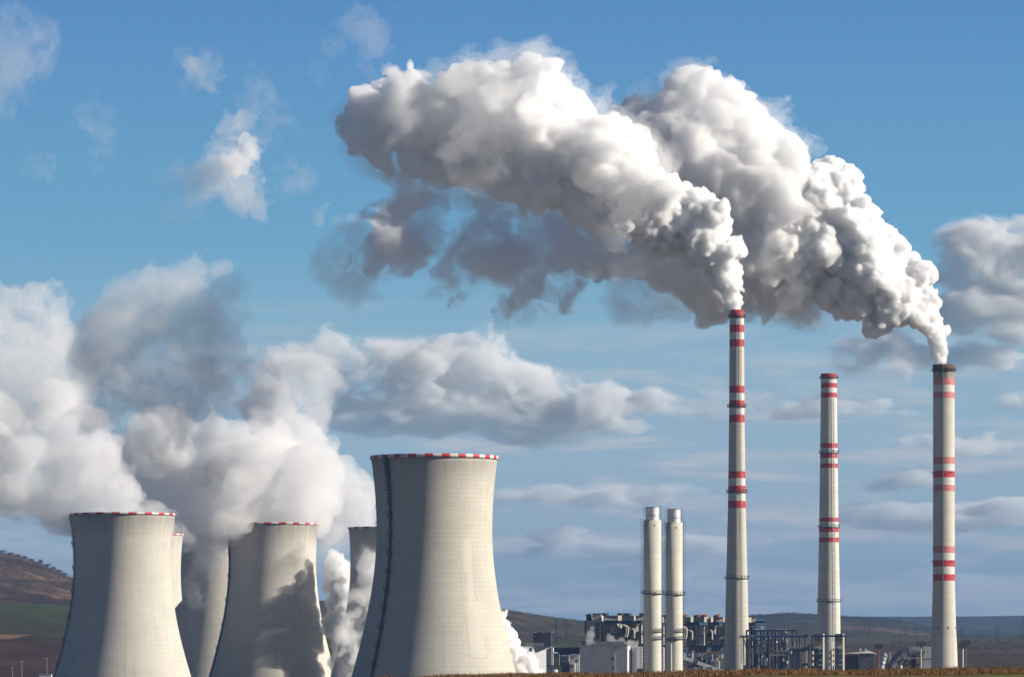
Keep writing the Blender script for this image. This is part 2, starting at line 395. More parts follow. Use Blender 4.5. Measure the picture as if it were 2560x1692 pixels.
def gallery(root, c, rad, y, k, out=1.3, rail=1.3, mat='dark_steel', arc=None, n=40):
    """ring walkway: deck with a kerb, posts and a rail"""
    z = (HY - y) * k; r = rad(z) + .03
    if arc is None:
        dk = lathe('gallery', c, [(r, z - .30), (r + out, z - .05), (r + out, z + .18), (r, z + .18)], n, [mat], root, smooth=False)
        m = MB()
        P_ = [(c[0] + (r + out - .1) * math.sin(2 * math.pi * i / 20), c[1] - (r + out - .1) * math.cos(2 * math.pi * i / 20), z + .25) for i in range(20)]
    else:
        a0, a1 = (math.radians(v) for v in arc); A = np.linspace(a0, a1, 12); db = MB()
        for b0, b1 in zip(A[:-1], A[1:]):
            p = [(c[0] + rr * math.sin(b), c[1] - rr * math.cos(b), z) for rr, b in ((r, b0), (r + out, b0), (r + out, b1), (r, b1))]
            db.hexa(*p, (0, 0, .35))
        dk = db.build('gallery', mat, root); m = MB()
        P_ = [(c[0] + (r + out - .1) * math.sin(b), c[1] - (r + out - .1) * math.cos(b), z + .35) for b in A]
    for i, p in enumerate(P_):
        m.bar(p, (p[0], p[1], p[2] + rail), .16)
        if arc is None or i: q = P_[i - 1]; m.bar((q[0], q[1], q[2] + rail), (p[0], p[1], p[2] + rail), .16)
    m.build('railing', mat, dk)
    return dk
def ladder(root, c, rad, y0, y1, k, ang, mat='dark_steel', step=3.0, wide=.5, off=.5, cage=True, t=.14):
    lb = MB(); an = math.radians(ang)
    def at(z, o, da):
        rr = rad(z) + o; a2 = an + da / rr; return (c[0] + rr * math.sin(a2), c[1] - rr * math.cos(a2), z)
    z0, z1 = (HY - y0) * k, (HY - y1) * k; n = max(int((z1 - z0) / step), 1); Z = np.linspace(z0, z1, n + 1)
    for a, b in zip(Z[:-1], Z[1:]):
        for s_ in (-wide, wide): lb.bar(at(a, off, s_), at(b, off, s_), t)
        lb.bar(at(a, off, -wide), at(a, off, wide), t)
        lb.bar(at(a, 0, 0), at(a, off, 0), t)
        if cage: lb.bar(at(a, off, -wide), at(a, off + 1.0, 0), t); lb.bar(at(a, off, wide), at(a, off + 1.0, 0), t); lb.bar(at(a, off + 1.0, 0), at(b, off + 1.0, 0), t)
    return lb.build('ladder', mat, root)

RB, WB = 'red_band', 'white_band'
g1 = 'striped chimneys'
r1, rad1, c1, k1 = chimney('tallest striped chimney, smoking, beside the twin silver topped stacks', 1842, 2200,
    [(775, 17.9), (1056, 19.5), (1270, 22.2), (1445, 26.6), (1560, 29.2), (1665, 32.7), (1745, 35)],
    [(775, 793, 'red_cap'), (793, 812.5, WB), (812.5, 831, RB), (831, 849, WB), (849, 867, RB), (965, 983, RB), (983, 1001, WB), (1001, 1017, RB), (1018, 1037, WB), (1037, 1056, RB),
     (1178, 1195.5, RB), (1195.5, 1214, WB), (1214, 1231, RB), (1231, 1252, WB), (1252, 1270, RB)], 'chimney_concrete', g1)
for y in (793.5, 1017.5, 1231, 1445.5): gallery(r1, c1, rad1, y, k1, .95 if y < 1400 else 1.0)
ladder(r1, c1, rad1, 1655, 795, k1, 24, 'grey_steel', 2.6, .35, .3, False, .11)
r2, rad2, c2, k2 = chimney('idle striped chimney in the middle, no smoke', 2072, 2600,
    [(934, 20.0), (994, 20.2), (1170, 22.2), (1343, 24.6), (1440, 26.6), (1503, 28), (1590, 29), (1720, 31)],
    [(934, 945.5, 'red_cap'), (945.5, 957.8, WB), (957.8, 969.5, RB), (969.5, 982, WB), (982, 994, RB), (1108, 1120, RB), (1120, 1132, WB), (1133, 1145, RB), (1145, 1158.5, WB), (1158.5, 1170, RB),
     (1293.7, 1304, RB), (1304, 1318, WB), (1318, 1330, RB), (1330, 1343, WB), (1343, 1355, RB)], 'chimney_concrete_light', g1)
for y in (945.8, 1132.5, 1318, 1503): gallery(r2, c2, rad2, y, k2, .9)
ladder(r2, c2, rad2, 1600, 995, k2, 26, 'galvanised', 3.4, .7, .35, False, .15)
r3, rad3, c3, k3 = chimney('stout smoking chimney with faded pink bands and sooty rim, at the far right', 2359.5, 2350,
    [(912, 26.7), (1452, 27.3), (1566, 30.3), (1625, 33.3), (1667, 34.6), (1722, 36.5)],
    [(912, 927, 'rusty_cap'), (946.8, 963, 'faded_red_band'), (963, 980.8, WB), (980.8, 996, 'faded_red_band'), (1143, 1160, 'faded_red_band'), (1160, 1177.4, WB), (1177.4, 1193.4, 'red_band'), (1193.4, 1212, WB), (1212, 1228, 'faded_red_band'),
     (1365, 1381.6, 'faded_red_band'), (1381.6, 1399.8, WB), (1399.8, 1415.8, 'red_band'), (1415.8, 1434.7, WB), (1434.7, 1451, 'red_band')], 'chimney_concrete_sooty', g1)
gallery(r3, c3, rad3, 927.5, k3, .95)
lathe('rim', c3, [(rad3(155) + .05, (HY - 926) * k3), (rad3(155) + .32, (HY - 925) * k3), (rad3(155) + .32, (HY - 911.4) * k3), (rad3(155) - .9, (HY - 911.4) * k3)], 48, ['rusty_cap'], r3)
lc = MB()
for y0, y1 in zip(range(912, 1690, 40), range(952, 1730, 40)):
    for yy, acc in ((y0, 0), (min(y1, 1720), 1)):
        z = (HY - yy) * k3; rr = rad3(z) + .45; p = (c3[0] + rr * math.sin(-.17), c3[1] - rr * math.cos(-.17), z)
        if acc: lc.bar(q_, p, .30)
        q_ = p
lc.build('lightning_conductor', 'white_paint', r3)
for an in (-84, -34, 15, 66):
    a_ = math.radians(an); z = (HY - 1573) * k3; rr = rad3(z)
    vb = MB(); u_ = np.array([math.cos(a_), math.sin(a_), 0]); o_ = np.array([math.sin(a_), -math.cos(a_), 0]); p = np.array([c3[0], c3[1], z]) + o_ * (rr - .4)
    vb.hexa(p - u_ * .3, p - u_ * .3 + o_ * .45, p + u_ * .3 + o_ * .45, p + u_ * .3, (0, 0, 1.6)); vb.build('vent_opening', 'black_opening', r3)
for y in (1182, 1404):
    for an in (-85, 35):
        a_ = math.radians(an); z = (HY - y) * k3; rr = rad3(z); o_ = np.array([math.sin(a_), -math.cos(a_), 0]); p = np.array([c3[0], c3[1], z]) + o_ * rr
        lb = MB(); lb.bar(p, p + o_ * .8, .25); lb.tube([p + o_ * .7, p + o_ * .7 + np.array([0, 0, .7])], .3, 8); lb.build('warning_light', 'dark_steel', r3)

def twin_stack(label, cx, d, rc, ytop, rf, yflue, rings):
    k = MPP(d); c = P(cx, 0, d)
    root = thing('exhaust_stack', label, 'chimney', (c[0], c[1], GZ), 'twin concrete stacks')
    rad = lambda z: rc * k
    zt = (HY - ytop) * k; zf = (HY - yflue) * k
    lathe('shaft', c, [(rc * k * 1.02, GZ), (rc * k, 0), (rc * k, zt), (rc * k - 1.2, zt), (rc * k - 1.2, zt - 6)], 40, ['stack_concrete'], root)
    r = rf * k; f = lathe('flue', c, [(r, zt - 5), (r, zf)], 40, ['polished_flue'], root)
    lathe('liner', c, [(r - .3, zf - 9), (r - .3, zf)][::-1], 40, ['dark_steel'], f)
    for t_ in (.32, .95): lathe('band', c, [(r + .02, zt + (zf - zt) * t_), (r + .10, zt + (zf - zt) * t_), (r + .10, zt + (zf - zt) * (t_ + .045)), (r - .35, zt + (zf - zt) * (t_ + .045))], 40, ['grey_steel'], f, smooth=False)
    for an in (-45, 12, -88, 86):
        a_ = math.radians(an); o_ = np.array([math.sin(a_), -math.cos(a_), 0]); u_ = np.array([math.cos(a_), math.sin(a_), 0]); p = np.array([c[0], c[1], zt - 3.2]) + o_ * (rc * k - .35)
        v_ = MB(); v_.hexa(p - u_ * .22, p - u_ * .22 + o_ * .4, p + u_ * .22 + o_ * .4, p + u_ * .22, (0, 0, .9)); v_.build('vent_opening', 'black_opening', root)
    for an in (-95, 95):
        ladder(root, c, rad, 1740, ytop - 5, k, an, 'grey_steel', 1.9, .45, .45, True, .15)
        ladder(f, c, lambda z: rf * k, ytop, yflue - 4, k, an, 'grey_steel', 1.6, .35, .4, True, .13)
    gallery(root, c, rad, rings[0], k, 1.25)
    for y in rings[1:]: gallery(root, c, rad, y, k, .8, arc=(8, 100))
    # added slanting dark bar that imitates the walkway rail's cast shadow on the shaft
    b = MB(); z = (HY - rings[0]) * k
    b.bar((c[0] + rc * k * .15, c[1] - rc * k * 1.02, z + .8), (c[0] + rc * k * .98, c[1] - rc * k * .35, z + 2.6), .16); b.build('stay_or_shadow_bar', 'dark_steel', root)
    return root
twin_stack('taller of the two slim stacks with bright metal flues', 1631.2, 2050, 22.0, 1299.8, 16.8, 1266.6, [1483.5, 1579, 1597.6])
twin_stack('shorter of the two slim stacks with bright metal flues', 1685.2, 2085, 21.2, 1305.6, 16.3, 1272, [1486, 1579, 1597.6])

# ------------------------------------------------------------------ the plant along the foot of the chimneys
ZS = 5.9325; OX = {3: 1240, 4: 1560, 5: 1860, 6: 2160}
def zx(i, X): return OX[i] + X / ZS
def zy(Y): return 1440 + Y / ZS
def zbox(mb, i, X0, Y0, X1, Y1, d, side=0.0, m=0, down=False, depth=None, th=4): return mb.pbox(zx(i, X0), zy(Y0), zx(i, X1), zy(Y1), d, side / ZS, th, depth, m, down)
def pt(i, X, Y, d): return P(zx(i, X), zy(Y), d)
def root_at(name, label, cat, i, X, d, group=None): p = pt(i, X, 0, d); return thing(name, label, cat, (p[0], d, GZ), group)
def part(parent, name, mat, i, boxes, d, dz=0.0):
    """one mesh of one part: boxes = (X0, Y0, X1, Y1[, side[, depth[, bring forward]]])"""
    m = MB()
    for b in boxes:
        side = b[4] if len(b) > 4 else 0.0; dep = b[5] if len(b) > 5 else (None if side else 1.0); fw = b[6] if len(b) > 6 else 0.0
        zbox(m, i, *b[:4], d - dz - fw, side, 0, False, dep)
    return m.build(name, mat, parent)
def front_plane(i, X, X0, d, th=4): 
    """extra distance of a point on a wall that starts at X0 and is turned by th degrees"""
    return -(X - X0) / ZS * MPP(d) * math.tan(math.radians(th))

# big grey block in front of the first stack
R = root_at('grey_block', 'big windowless grey block with blue doors in front of the twin stacks', 'building', 3, 1600, 2110)
m = MB(); zbox(m, 3, 1240, 1030, 1945, 1430, 2110, 60, 0, True, None, 9); m.build('wall', 'grey_sheet', R)
m = MB(); zbox(m, 3, 2085, 1040, 2172, 1365, 2112, 8, 0, False, 8); zbox(m, 3, 2020, 1030, 2085, 1430, 2118, 0, 0, True, 5); m.build('annex', 'white_sheet', R)
m = MB(); zbox(m, 3, 1238, 1020, 1950, 1032, 2109, 58, 0, False, None, 9); m.build('parapet', 'galvanised', R)
for (a, b_, c_, e) in ((1715, 1190, 1742, 1242), (1730, 1335, 1757, 1388)): part(R, 'door', 'blue_door', 3, [(a, b_, c_, e)], 2110, -front_plane(3, a, 1240, 2110, 9) + .5)
part(R, 'downpipe', 'galvanised', 3, [(1750, 985, 1760, 1425)], 2110, -front_plane(3, 1750, 1240, 2110, 9) + .4)
fr = MB(); zbox(fr, 3, 1515, 965, 1890, 1022, 2112, 30, 0, False, 9.0); F_ = fr.build('roof_fan_housing', 'dark_steel', R)
for X in range(1540, 1880, 44):
    q = pt(3, X, 990, 2112); q[1] += front_plane(3, X, 1515, 2112) - .2; f = MB(); f.tube([q, q + np.array([0, -.6, 0])], 1.0, 10); f.build('fan', 'grey_steel', F_)
fr = MB(); zbox(fr, 3, 1270, 955, 1330, 1022, 2114, 10, 0, False, 6); fr.build('roof_hatch', 'dark_steel', R)
m = MB(); 
for X in range(1260, 1945, 57): m.bar(pt(3, X, 1022, 2110) + np.array([0, front_plane(3, X, 1240, 2110, 9) + .3, 0]), pt(3, X, 995, 2110) + np.array([0, front_plane(3, X, 1240, 2110, 9) + .3, 0]), .12)
q0_, q1_ = pt(3, 1256, 995, 2110), pt(3, 1942, 995, 2110); q0_[1] += front_plane(3, 1256, 1240, 2110, 9) + .3; q1_[1] += front_plane(3, 1942, 1240, 2110, 9) + .3; m.bar(q0_, q1_, .14)
m.build('roof_railing', 'galvanised', R)

# white hall with a dark upper block
R = root_at('white_hall', 'white hall with a dark block on its roof beside the ground steam', 'building', 3, 600, 2200)
m = MB(); zbox(m, 3, 325, 1050, 330, 1430, 2200, 490, 0, True, None, 66); zbox(m, 3, 818, 1050, 848, 1430, 2206, 0, 0, True, 6); m.build('wall', 'white_sheet', R)
m = MB(); zbox(m, 3, 322, 1040, 327, 1052, 2199.5, 498, 0, False, None, 66); m.build('parapet', 'white_paint', R)
U = MB(); zbox(U, 3, 548, 830, 820, 1038, 2203, 32, 0); U = U.build('upper_block', 'dark_sheet', R)
for cp in ((546, 822, 590, 831, 2202.5, 0, 0, False, 2), (822, 822, 850, 831, 2201, 22, 0, False, 4), (684, 820, 700, 831, 2202, 0, 0, False, 1)): m = MB(); zbox(m, 3, *cp); m.build('coping', 'white_paint', U)
m = MB()
for X in range(440, 715, 22): m.bar(pt(3, X, 1038, 2199), pt(3, X, 992, 2199), .14)
for Y in (992, 1014): m.bar(pt(3, 440, Y, 2199), pt(3, 710, Y, 2199), .12)
m.build('railing', 'white_paint', R)
part(R, 'roof_cabin', 'blue_door', 3, [(672, 985, 712, 1038)], 2201)

R = root_at('navy_hall', 'long low navy blue hall seen past the white hall', 'building', 3, 1050, 2420)
m = MB(); zbox(m, 3, 840, 1062, 1330, 1170, 2420, 10, 0, True, 20); m.build('wall', 'navy_sheet', R)
m = MB(); zbox(m, 3, 838, 1054, 1332, 1063, 2419, 10, 0, False, 21); m.build('roof', 'dark_steel', R)
for lb, nm, (X0, Y0, X1, Y1), d, side, wm in (
        ('dark boxy switch house pressed against the white hall', 'switch_house', (852, 1150, 935, 1430), 2190, 12, 'dark_wall'),
        ('small grey house below the navy hall with a sunlit end wall', 'small_house', (965, 1178, 1075, 1275), 2230, 20, 'grey_wall'),
        ('lilac grey shed joined to the corner of the big grey block', 'grey_shed', (1097, 1165, 1236, 1430), 2225, 0, 'grey_sheet'),
        ('low dark store with a flat roof in front of the small houses', 'dark_store', (968, 1280, 1092, 1430), 2150, 0, 'dark_wall'),
        ('little grey kiosk with a pale roof edge before the dark store', 'kiosk', (1092, 1302, 1166, 1430), 2130, 52, 'grey_wall'),
        ('low pale shed with a sloping front at the edge of the ground steam', 'pale_shed', (748, 1325, 965, 1430), 2120, 6, 'beige_wall')):
    R = root_at(nm, lb, 'building', 3, (X0 + X1) / 2, d)
    m = MB(); zbox(m, 3, X0, Y0, X1, Y1, d, side, 0, True, None if side else 9); m.build('wall', wm, R)
    m = MB(); zbox(m, 3, X0 - 3, Y0 - 9, X1 + 3, Y0 + 1, d - .4, side, 0, False, None if side else 10); m.build('roof', {'dark_store': 'dark_steel', 'pale_shed': 'dark_steel', 'switch_house': 'dark_steel'}.get(nm, 'white_wall'), R)
    if nm in ('small_house', 'grey_shed', 'pale_shed', 'kiosk'):
        a = X0 + (X1 - X0) * .3; part(R, 'window', 'window_glass', 3, [(a, Y0 + 25, a + 22, Y0 + 48)], d, -front_plane(3, a, X0, d) + .35)
    if nm == 'switch_house':
        for X in (862, 880, 900): m = MB(); m.tube([pt(3, X, 1142, d + 1), pt(3, X + 1, 1118, d + 1)], [.5, .35], 8); m.build('bushing', 'galvanised', R)
R = root_at('storage_tank', 'white horizontal tank lying on the grass line', 'tank', 3, 875, 2105)
m = MB(); a, b_ = pt(3, 832, 1428, 2105), pt(3, 916, 1428, 2105); m.tube([a, a + (b_ - a) * .06, a + (b_ - a) * .94, b_], [1.0, 1.7, 1.7, 1.0], 14); m.build('vessel', 'white_paint', R, True)
for t_ in (.2, .8): q = a + (b_ - a) * t_; m = MB(); m.box(q[0] - .4, q[0] + .4, q[1] - 1.2, q[1] + 1.2, GZ, q[2] - 1.0); m.build('saddle', 'dark_wall', R)
R = root_at('gas_pipe', 'thin red pipe post next to the kiosk', 'pipe', 3, 1190, 2125)
m = MB(); m.tube([(*pt(3, 1190, 0, 2125)[:2], GZ), pt(3, 1190, 1240, 2125), pt(3, 1205, 1232, 2125), pt(3, 1215, 1245, 2125)], .3, 8); m.build('riser', 'rust', R); m = MB(); q = pt(3, 1190, 1260, 2125); m.box(q[0] - .6, q[0] + .6, q[1] - .6, q[1] + .6, q[2], q[2] + .9); m.build('valve', 'dark_steel', R)

# boiler house: stair tower on the left, then a run of steel bays full of drums and ducts
DB = 2360
R = root_at('boiler_house', 'beige boiler house with dark stair recess and black bent roof pipes', 'building', 3, 1500, DB)
m = MB(); zbox(m, 3, 1340, 655, 1429, 1020, DB + 3, 0, 0, True, 18, 0); zbox(m, 3, 1430, 557, 1562, 1020, DB, 42, 0, True, None, 5); m.build('stair_tower', 'beige_wall', R)
m = MB(); zbox(m, 3, 1314, 655, 1342, 860, DB + 5, 0, 0, False, 8); m.build('side_duct', 'navy_cladding', R)
m = MB(); zbox(m, 3, 1426, 549, 1564, 559, DB - .6, 44, 0, False, None, 5); m.build('coping', 'dark_steel', R)
part(R, 'window', 'window_glass', 3, [(1466, 685, 1532, 925)], DB, -front_plane(3, 1466, 1430, DB) + .4)
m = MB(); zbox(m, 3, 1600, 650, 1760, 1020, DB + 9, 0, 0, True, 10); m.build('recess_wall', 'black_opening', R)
m = MB(); zbox(m, 3, 1690, 740, 1756, 1020, DB - 4, 0, 0, False, 4); zbox(m, 3, 1716, 690, 1756, 741, DB - 4, 0, 0, False, 4); m.build('stepped_wall', 'beige_wall', R)
m = MB(); zbox(m, 3, 1756, 655, 1762, 960, DB - 6, 110, 0, False, None, 50); m.build('lit_panel', 'cream_wall', R)
pa = pt(3, 1762, 0, DB - 6); vv = np.array([math.sin(math.radians(50)), math.cos(math.radians(50)), 0]); uu = np.array([math.cos(math.radians(50)), -math.sin(math.radians(50)), 0]); DD = 110 / ZS * MPP(DB) / math.sin(math.radians(50))
for t0, t1 in ((.08, .40), (.56, .90)):
    q0 = np.array([pa[0], pa[1], pt(3, 0, 925, DB)[2]]) + uu * 1.0 + vv * DD * t0; q1 = q0 + vv * DD * (t1 - t0); m = MB(); m.hexa(q0, q0 + uu * .35, q1 + uu * .35, q1, (0, 0, 240 / ZS * MPP(DB))); m.build('window', 'grey_wall', R)
for X in (1370, 1396):
    m = MB(); p = [pt(3, X, 660, DB + 6), pt(3, X - 4, 620, DB + 6), pt(3, X - 6, 590, DB + 6), pt(3, X - 18, 562, DB + 6)]; m.tube(p, [1.1, 1.1, 1.0, 1.3], 10); m.build('bent_flue', 'black_opening', R)

def bay_run(label, i, X0, X1, dY, d, cubes, stubs, bays, grp='steel boiler bays'):
    """a run of boiler bays: roof duct with pale hoods, blue beams and columns, ribbed drums, louvres and bent pipes"""
    R = root_at('boiler_bays', label, 'building', i, (X0 + X1) / 2, d, grp)
    Y = lambda v: v + dY
    m = MB(); zbox(m, i, X0, Y(585), X1, Y(648), d + 2, 0, 0, False, 9, -3); m.build('roof_duct', 'beige_wall', R)
    m = MB(); zbox(m, i, X0, Y(580), X1, Y(587), d + 1.5, 0, 0, False, 10, 0); m.build('roof_coping', 'dark_steel', R)
    for a, b_ in cubes:
        m = MB(); zbox(m, i, a, Y(580), a + (b_ - a) * .12, Y(655), d - 3.5, (b_ - a) * .88, 0, False, None, 62); m.build('roof_hood', 'cream_wall', R)
    for X, tilt, mt in stubs:
        m = MB(); m.tube([pt(i, X, Y(582), d + 4), pt(i, X - tilt, Y(545), d + 4)], [2.0, 2.1], 10); m.build('roof_vent', mt, R)
    m = MB(); zbox(m, i, X0, Y(652), X1, Y(1030), d + 7, 0, 0, True, 10, 0); m.build('back_wall', 'brown_sheet', R)
    m = MB(); zbox(m, i, X0, Y(650), X1, Y(700), d - 2.5, 0, 0, False, 3, 0); m.build('top_beam', 'blue_steel', R)
    m = MB(); zbox(m, i, X0, Y(845), X1, Y(862), d - 2.2, 0, 0, False, 2, 0); m.build('middle_beam', 'blue_steel', R)
    m = MB(); zbox(m, i, X0, Y(1000), X1, Y(1028), d - 2.4, 0, 0, False, 4, 0); m.build('floor_beam', 'dark_steel', R)
    for kind, a, b_ in bays:
        if kind == 'col':
            m = MB(); m.pbox(zx(i, a), zy(Y(655)), zx(i, b_), zy(Y(1035)), d - 3.2, 0, 0, 1.0, 0, True); m.build('column', 'blue_steel', R)
        elif kind == 'pale':
            m = MB(); zbox(m, i, a, Y(656), b_, Y(704), d - 4.5, 0, 0, False, 2, 0); m.build('corner_cladding', 'pale_blue_steel', R)
        elif kind == 'louvre':
            for y0, y1 in ((715, 845), (864, 990)):
                m = MB(); zbox(m, i, a, Y(y0), a + 2, Y(y1), d - 2.4, b_ - a - 2, 0, False, None, 60); m.build('louvre_panel', 'louvre', R)
        elif kind == 'panel':
            m = MB(); zbox(m, i, a, Y(715), a + 3, Y(1000), d - 3.0, b_ - a - 3, 0, False, None, 58); m.build('infill_panel', 'cream_wall', R)
        elif kind == 'drum':
            m = MB(); c0 = pt(i, (a + b_) / 2, Y(1000), d + 2.5); r_ = (b_ - a) / 2 / ZS * MPP(d); m.tube([c0, c0 + np.array([0, 0, (1000 - 708) / ZS * MPP(d)])], r_, 18); m.build('drum', 'brown_sheet', R, True)
        elif kind == 'pipe':
            for s_ in (0, 26):
                q = [pt(i, a, Y(725 + s_ * .2), d - 3), pt(i, a + (b_ - a) * .55 + s_, Y(730 + s_ * .2), d - 3.4), pt(i, b_ + s_, Y(760), d - 3.4), pt(i, b_ - 4 + s_, Y(830), d - 3.2), pt(i, a + (b_ - a) * .6 + s_, Y(900), d - 3)]
                m = MB(); m.tube(q, .62, 10); m.build('bent_pipe', 'beige_wall', R, True)
        elif kind == 'bend':
            q = [pt(i, a, Y(778), d - 2.8), pt(i, a + (b_ - a) * .6, Y(778), d - 3), pt(i, b_, Y(800), d - 3), pt(i, b_ + 3, Y(850), d - 3), pt(i, b_, Y(915), d - 2.8)]
            m = MB(); m.tube(q, .62, 10); m.build('bent_pipe', 'beige_wall', R, True)
        elif kind == 'gap':
            m = MB(); zbox(m, i, a, Y(705), b_, Y(845), d - .5, 0, 0, False, 2, 0); m.build('opening', 'black_opening', R)
        elif kind == 'hopper':
            p = [pt(i, a, Y(1030), d - 2), pt(i, b_, Y(1030), d - 2)]; h = (1112 - 1030) / ZS * MPP(d); s_ = (b_ - a) * .2 / ZS * MPP(d)
            V_ = [p[0], p[1], p[1] + np.array([0, 8, 0]), p[0] + np.array([0, 8, 0])]; W_ = [p[0] + np.array([s_ * .6, 1, -h]), p[1] + np.array([-s_ * .6, 1, -h]), p[1] + np.array([-s_ * .6, 6, -h]), p[0] + np.array([s_ * .6, 6, -h])]
            m = MB(); m.quadset(V_ + W_, [[0, 4, 5, 1], [1, 5, 6, 2], [2, 6, 7, 3], [3, 7, 4, 0], [0, 1, 2, 3], [4, 7, 6, 5]]); m.build('hopper', 'brown_cladding', R)
            for X in (a + 6, b_ - 4):
                m = MB(); m.bar(pt(i, X + 14, Y(1032), d - 3), pt(i, X - 12, Y(1110), d - 3), 1.0); m.bar(pt(i, X - 12, Y(1110), d - 3), (*pt(i, X - 12, 0, d - 3)[:2], GZ), .9); m.build('strut', 'pale_blue_steel', R)
    return R
bay_run('boiler bays between the beige stair tower and the first twin stack', 3, 1612, 2200, 0, DB - 8, [(1800, 1866), (2042, 2072)], [(1620, 0, 'dark_steel'), (1850, 0, 'dark_steel'), (1955, 0, 'dark_steel'), (2175, 0, 'dark_steel')],
        [('drum', 1985, 2112), ('gap', 1876, 1980), ('pipe', 1872, 1935), ('bend', 1990, 2046), ('louvre', 2112, 2134), ('louvre', 2157, 2177), ('col', 2136, 2150), ('pale', 2154, 2196)])
bay_run('boiler bays between the second twin stack and the tallest chimney', 4, 540, 1500, 22, DB - 8, [(560, 592), (985, 1028), (1180, 1260), (1284, 1322), (1470, 1496)], [(600, 0, 'dark_steel'), (900, 8, 'rust'), (1090, 10, 'rust'), (1192, 4, 'rust'), (1385, 12, 'rust')],
        [('drum', 930, 1068), ('gap', 884, 928), ('pipe', 862, 905), ('bend', 930, 1008), ('louvre', 1070, 1094), ('louvre', 1116, 1146), ('louvre', 1150, 1172), ('panel', 1184, 1240), ('col', 1100, 1112), ('col', 1248, 1262), ('pale', 1112, 1180), ('pale', 1186, 1246), ('pale', 1404, 1468), ('drum', 1290, 1366), ('gap', 1266, 1288), ('bend', 1270, 1302), ('louvre', 1364, 1386), ('louvre', 1404, 1426), ('col', 1390, 1402), ('col', 1472, 1482),
         ('louvre', 584, 606), ('col', 562, 578), ('pale', 570, 606), ('hopper', 925, 1245), ('hopper', 1266, 1448)])
bay_run('last boiler bay, its open blue corner right of the tallest chimney', 4, 1770, 1950, 28, DB - 8, [(1838, 1892)], [], [('drum', 1850, 1910), ('louvre', 1914, 1936), ('col', 1938, 1950)])
R = root_at('stair_frame', 'pale blue open steel stair frame at the end of the boiler bays', 'steel frame', 4, 2020, DB - 10)
for X in (1952, 1986, 2020, 2084): m = MB(); m.bar((*pt(4, X, 0, DB - 10)[:2], GZ), pt(4, X, 662, DB - 10), 1.1); m.build('post', 'pale_blue_steel', R)
for Y in (664, 690, 725, 800, 860, 1000): m = MB(); m.bar(pt(4, 1950, Y, DB - 10), pt(4, 2090, Y, DB - 10), 1.2 if Y < 700 else .7, 2.0 if Y < 700 else .7); m.build('beam', 'pale_blue_steel', R)
m = MB(); zbox(m, 4, 1955, 685, 2010, 715, DB - 9, 0, 0, False, 2, 0); zbox(m, 4, 1956, 735, 1980, 1000, DB - 9, 0, 0, False, 2, 0); zbox(m, 4, 1986, 735, 2008, 1000, DB - 9, 0, 0, False, 2, 0); m.build('louvre_panel', 'louvre', R)
m = MB(); zbox(m, 4, 2010, 690, 2080, 790, DB - 8, 0, 0, False, 4, 0); m.build('cabin', 'grey_sheet', R)

# clutter below the boiler bays
D2 = 2270
R = root_at('under_deck', 'dark jumble of pipes and pumps beneath the boiler bays', 'machinery', 4, 1150, D2)
m = MB(); zbox(m, 4, 870, 1130, 1490, 1430, D2 + 30, 0, 0, True, 4, 0); m.build('dark_rear_wall', 'dark_wall', R)  # dark wall behind the pipes and pumps
r_ = random.Random(4)
for j in range(46):
    X = r_.uniform(885, 1470); Y0 = r_.uniform(1115, 1230); Y1 = Y0 + r_.uniform(25, 110); d = D2 + r_.uniform(4, 26); mt = r_.choice(['dark_steel', 'blue_steel', 'galvanised', 'rust', 'grey_steel', 'beige_wall', 'pale_blue_steel'])
    m = MB()
    if r_.random() < .55: m.tube([pt(4, X, Y1, d), pt(4, X, Y0, d), pt(4, X + r_.uniform(-60, 60), Y0 - 2, d)], r_.uniform(.35, .9), 8)
    else: zbox(m, 4, X, Y0, X + r_.uniform(12, 46), Y0 + r_.uniform(14, 50), d, 3, 0, False, 4)
    m.build(r_.choice(['pipe', 'pump']) if r_.random() < .5 else 'pipe', mt, R)
m = MB(); m.bar(pt(4, 1155, 1132, D2 - 2), pt(4, 1478, 1117, D2 - 2), 1.0); m.build('orange_pipe', 'rust', R)
for lb, (a, b_) in (('upper pale conveyor sloping down right of the twin stacks', ((862, 1198), (1022, 1252))), ('lower pale conveyor sloping down to the tallest chimney foot', ((1092, 1278), (1468, 1412)))):
    R = root_at('conveyor', lb, 'conveyor', 4, (a[0] + b_[0]) / 2, D2 - 20, 'sloping conveyors')
    m = MB(); m.bar(pt(4, *a, D2 - 20), pt(4, *b_, D2 - 20), 2.6, 2.0); m.build('gallery', 'white_wall', R)
    for t_ in (.15, .55, .9): q = np.array(pt(4, *a, D2 - 20)) * (1 - t_) + np.array(pt(4, *b_, D2 - 20)) * t_; m = MB(); m.bar((q[0] - .8, q[1], GZ), q, .5); m.bar((q[0] + .8, q[1], GZ), q, .5); m.build('trestle', 'grey_steel', R)
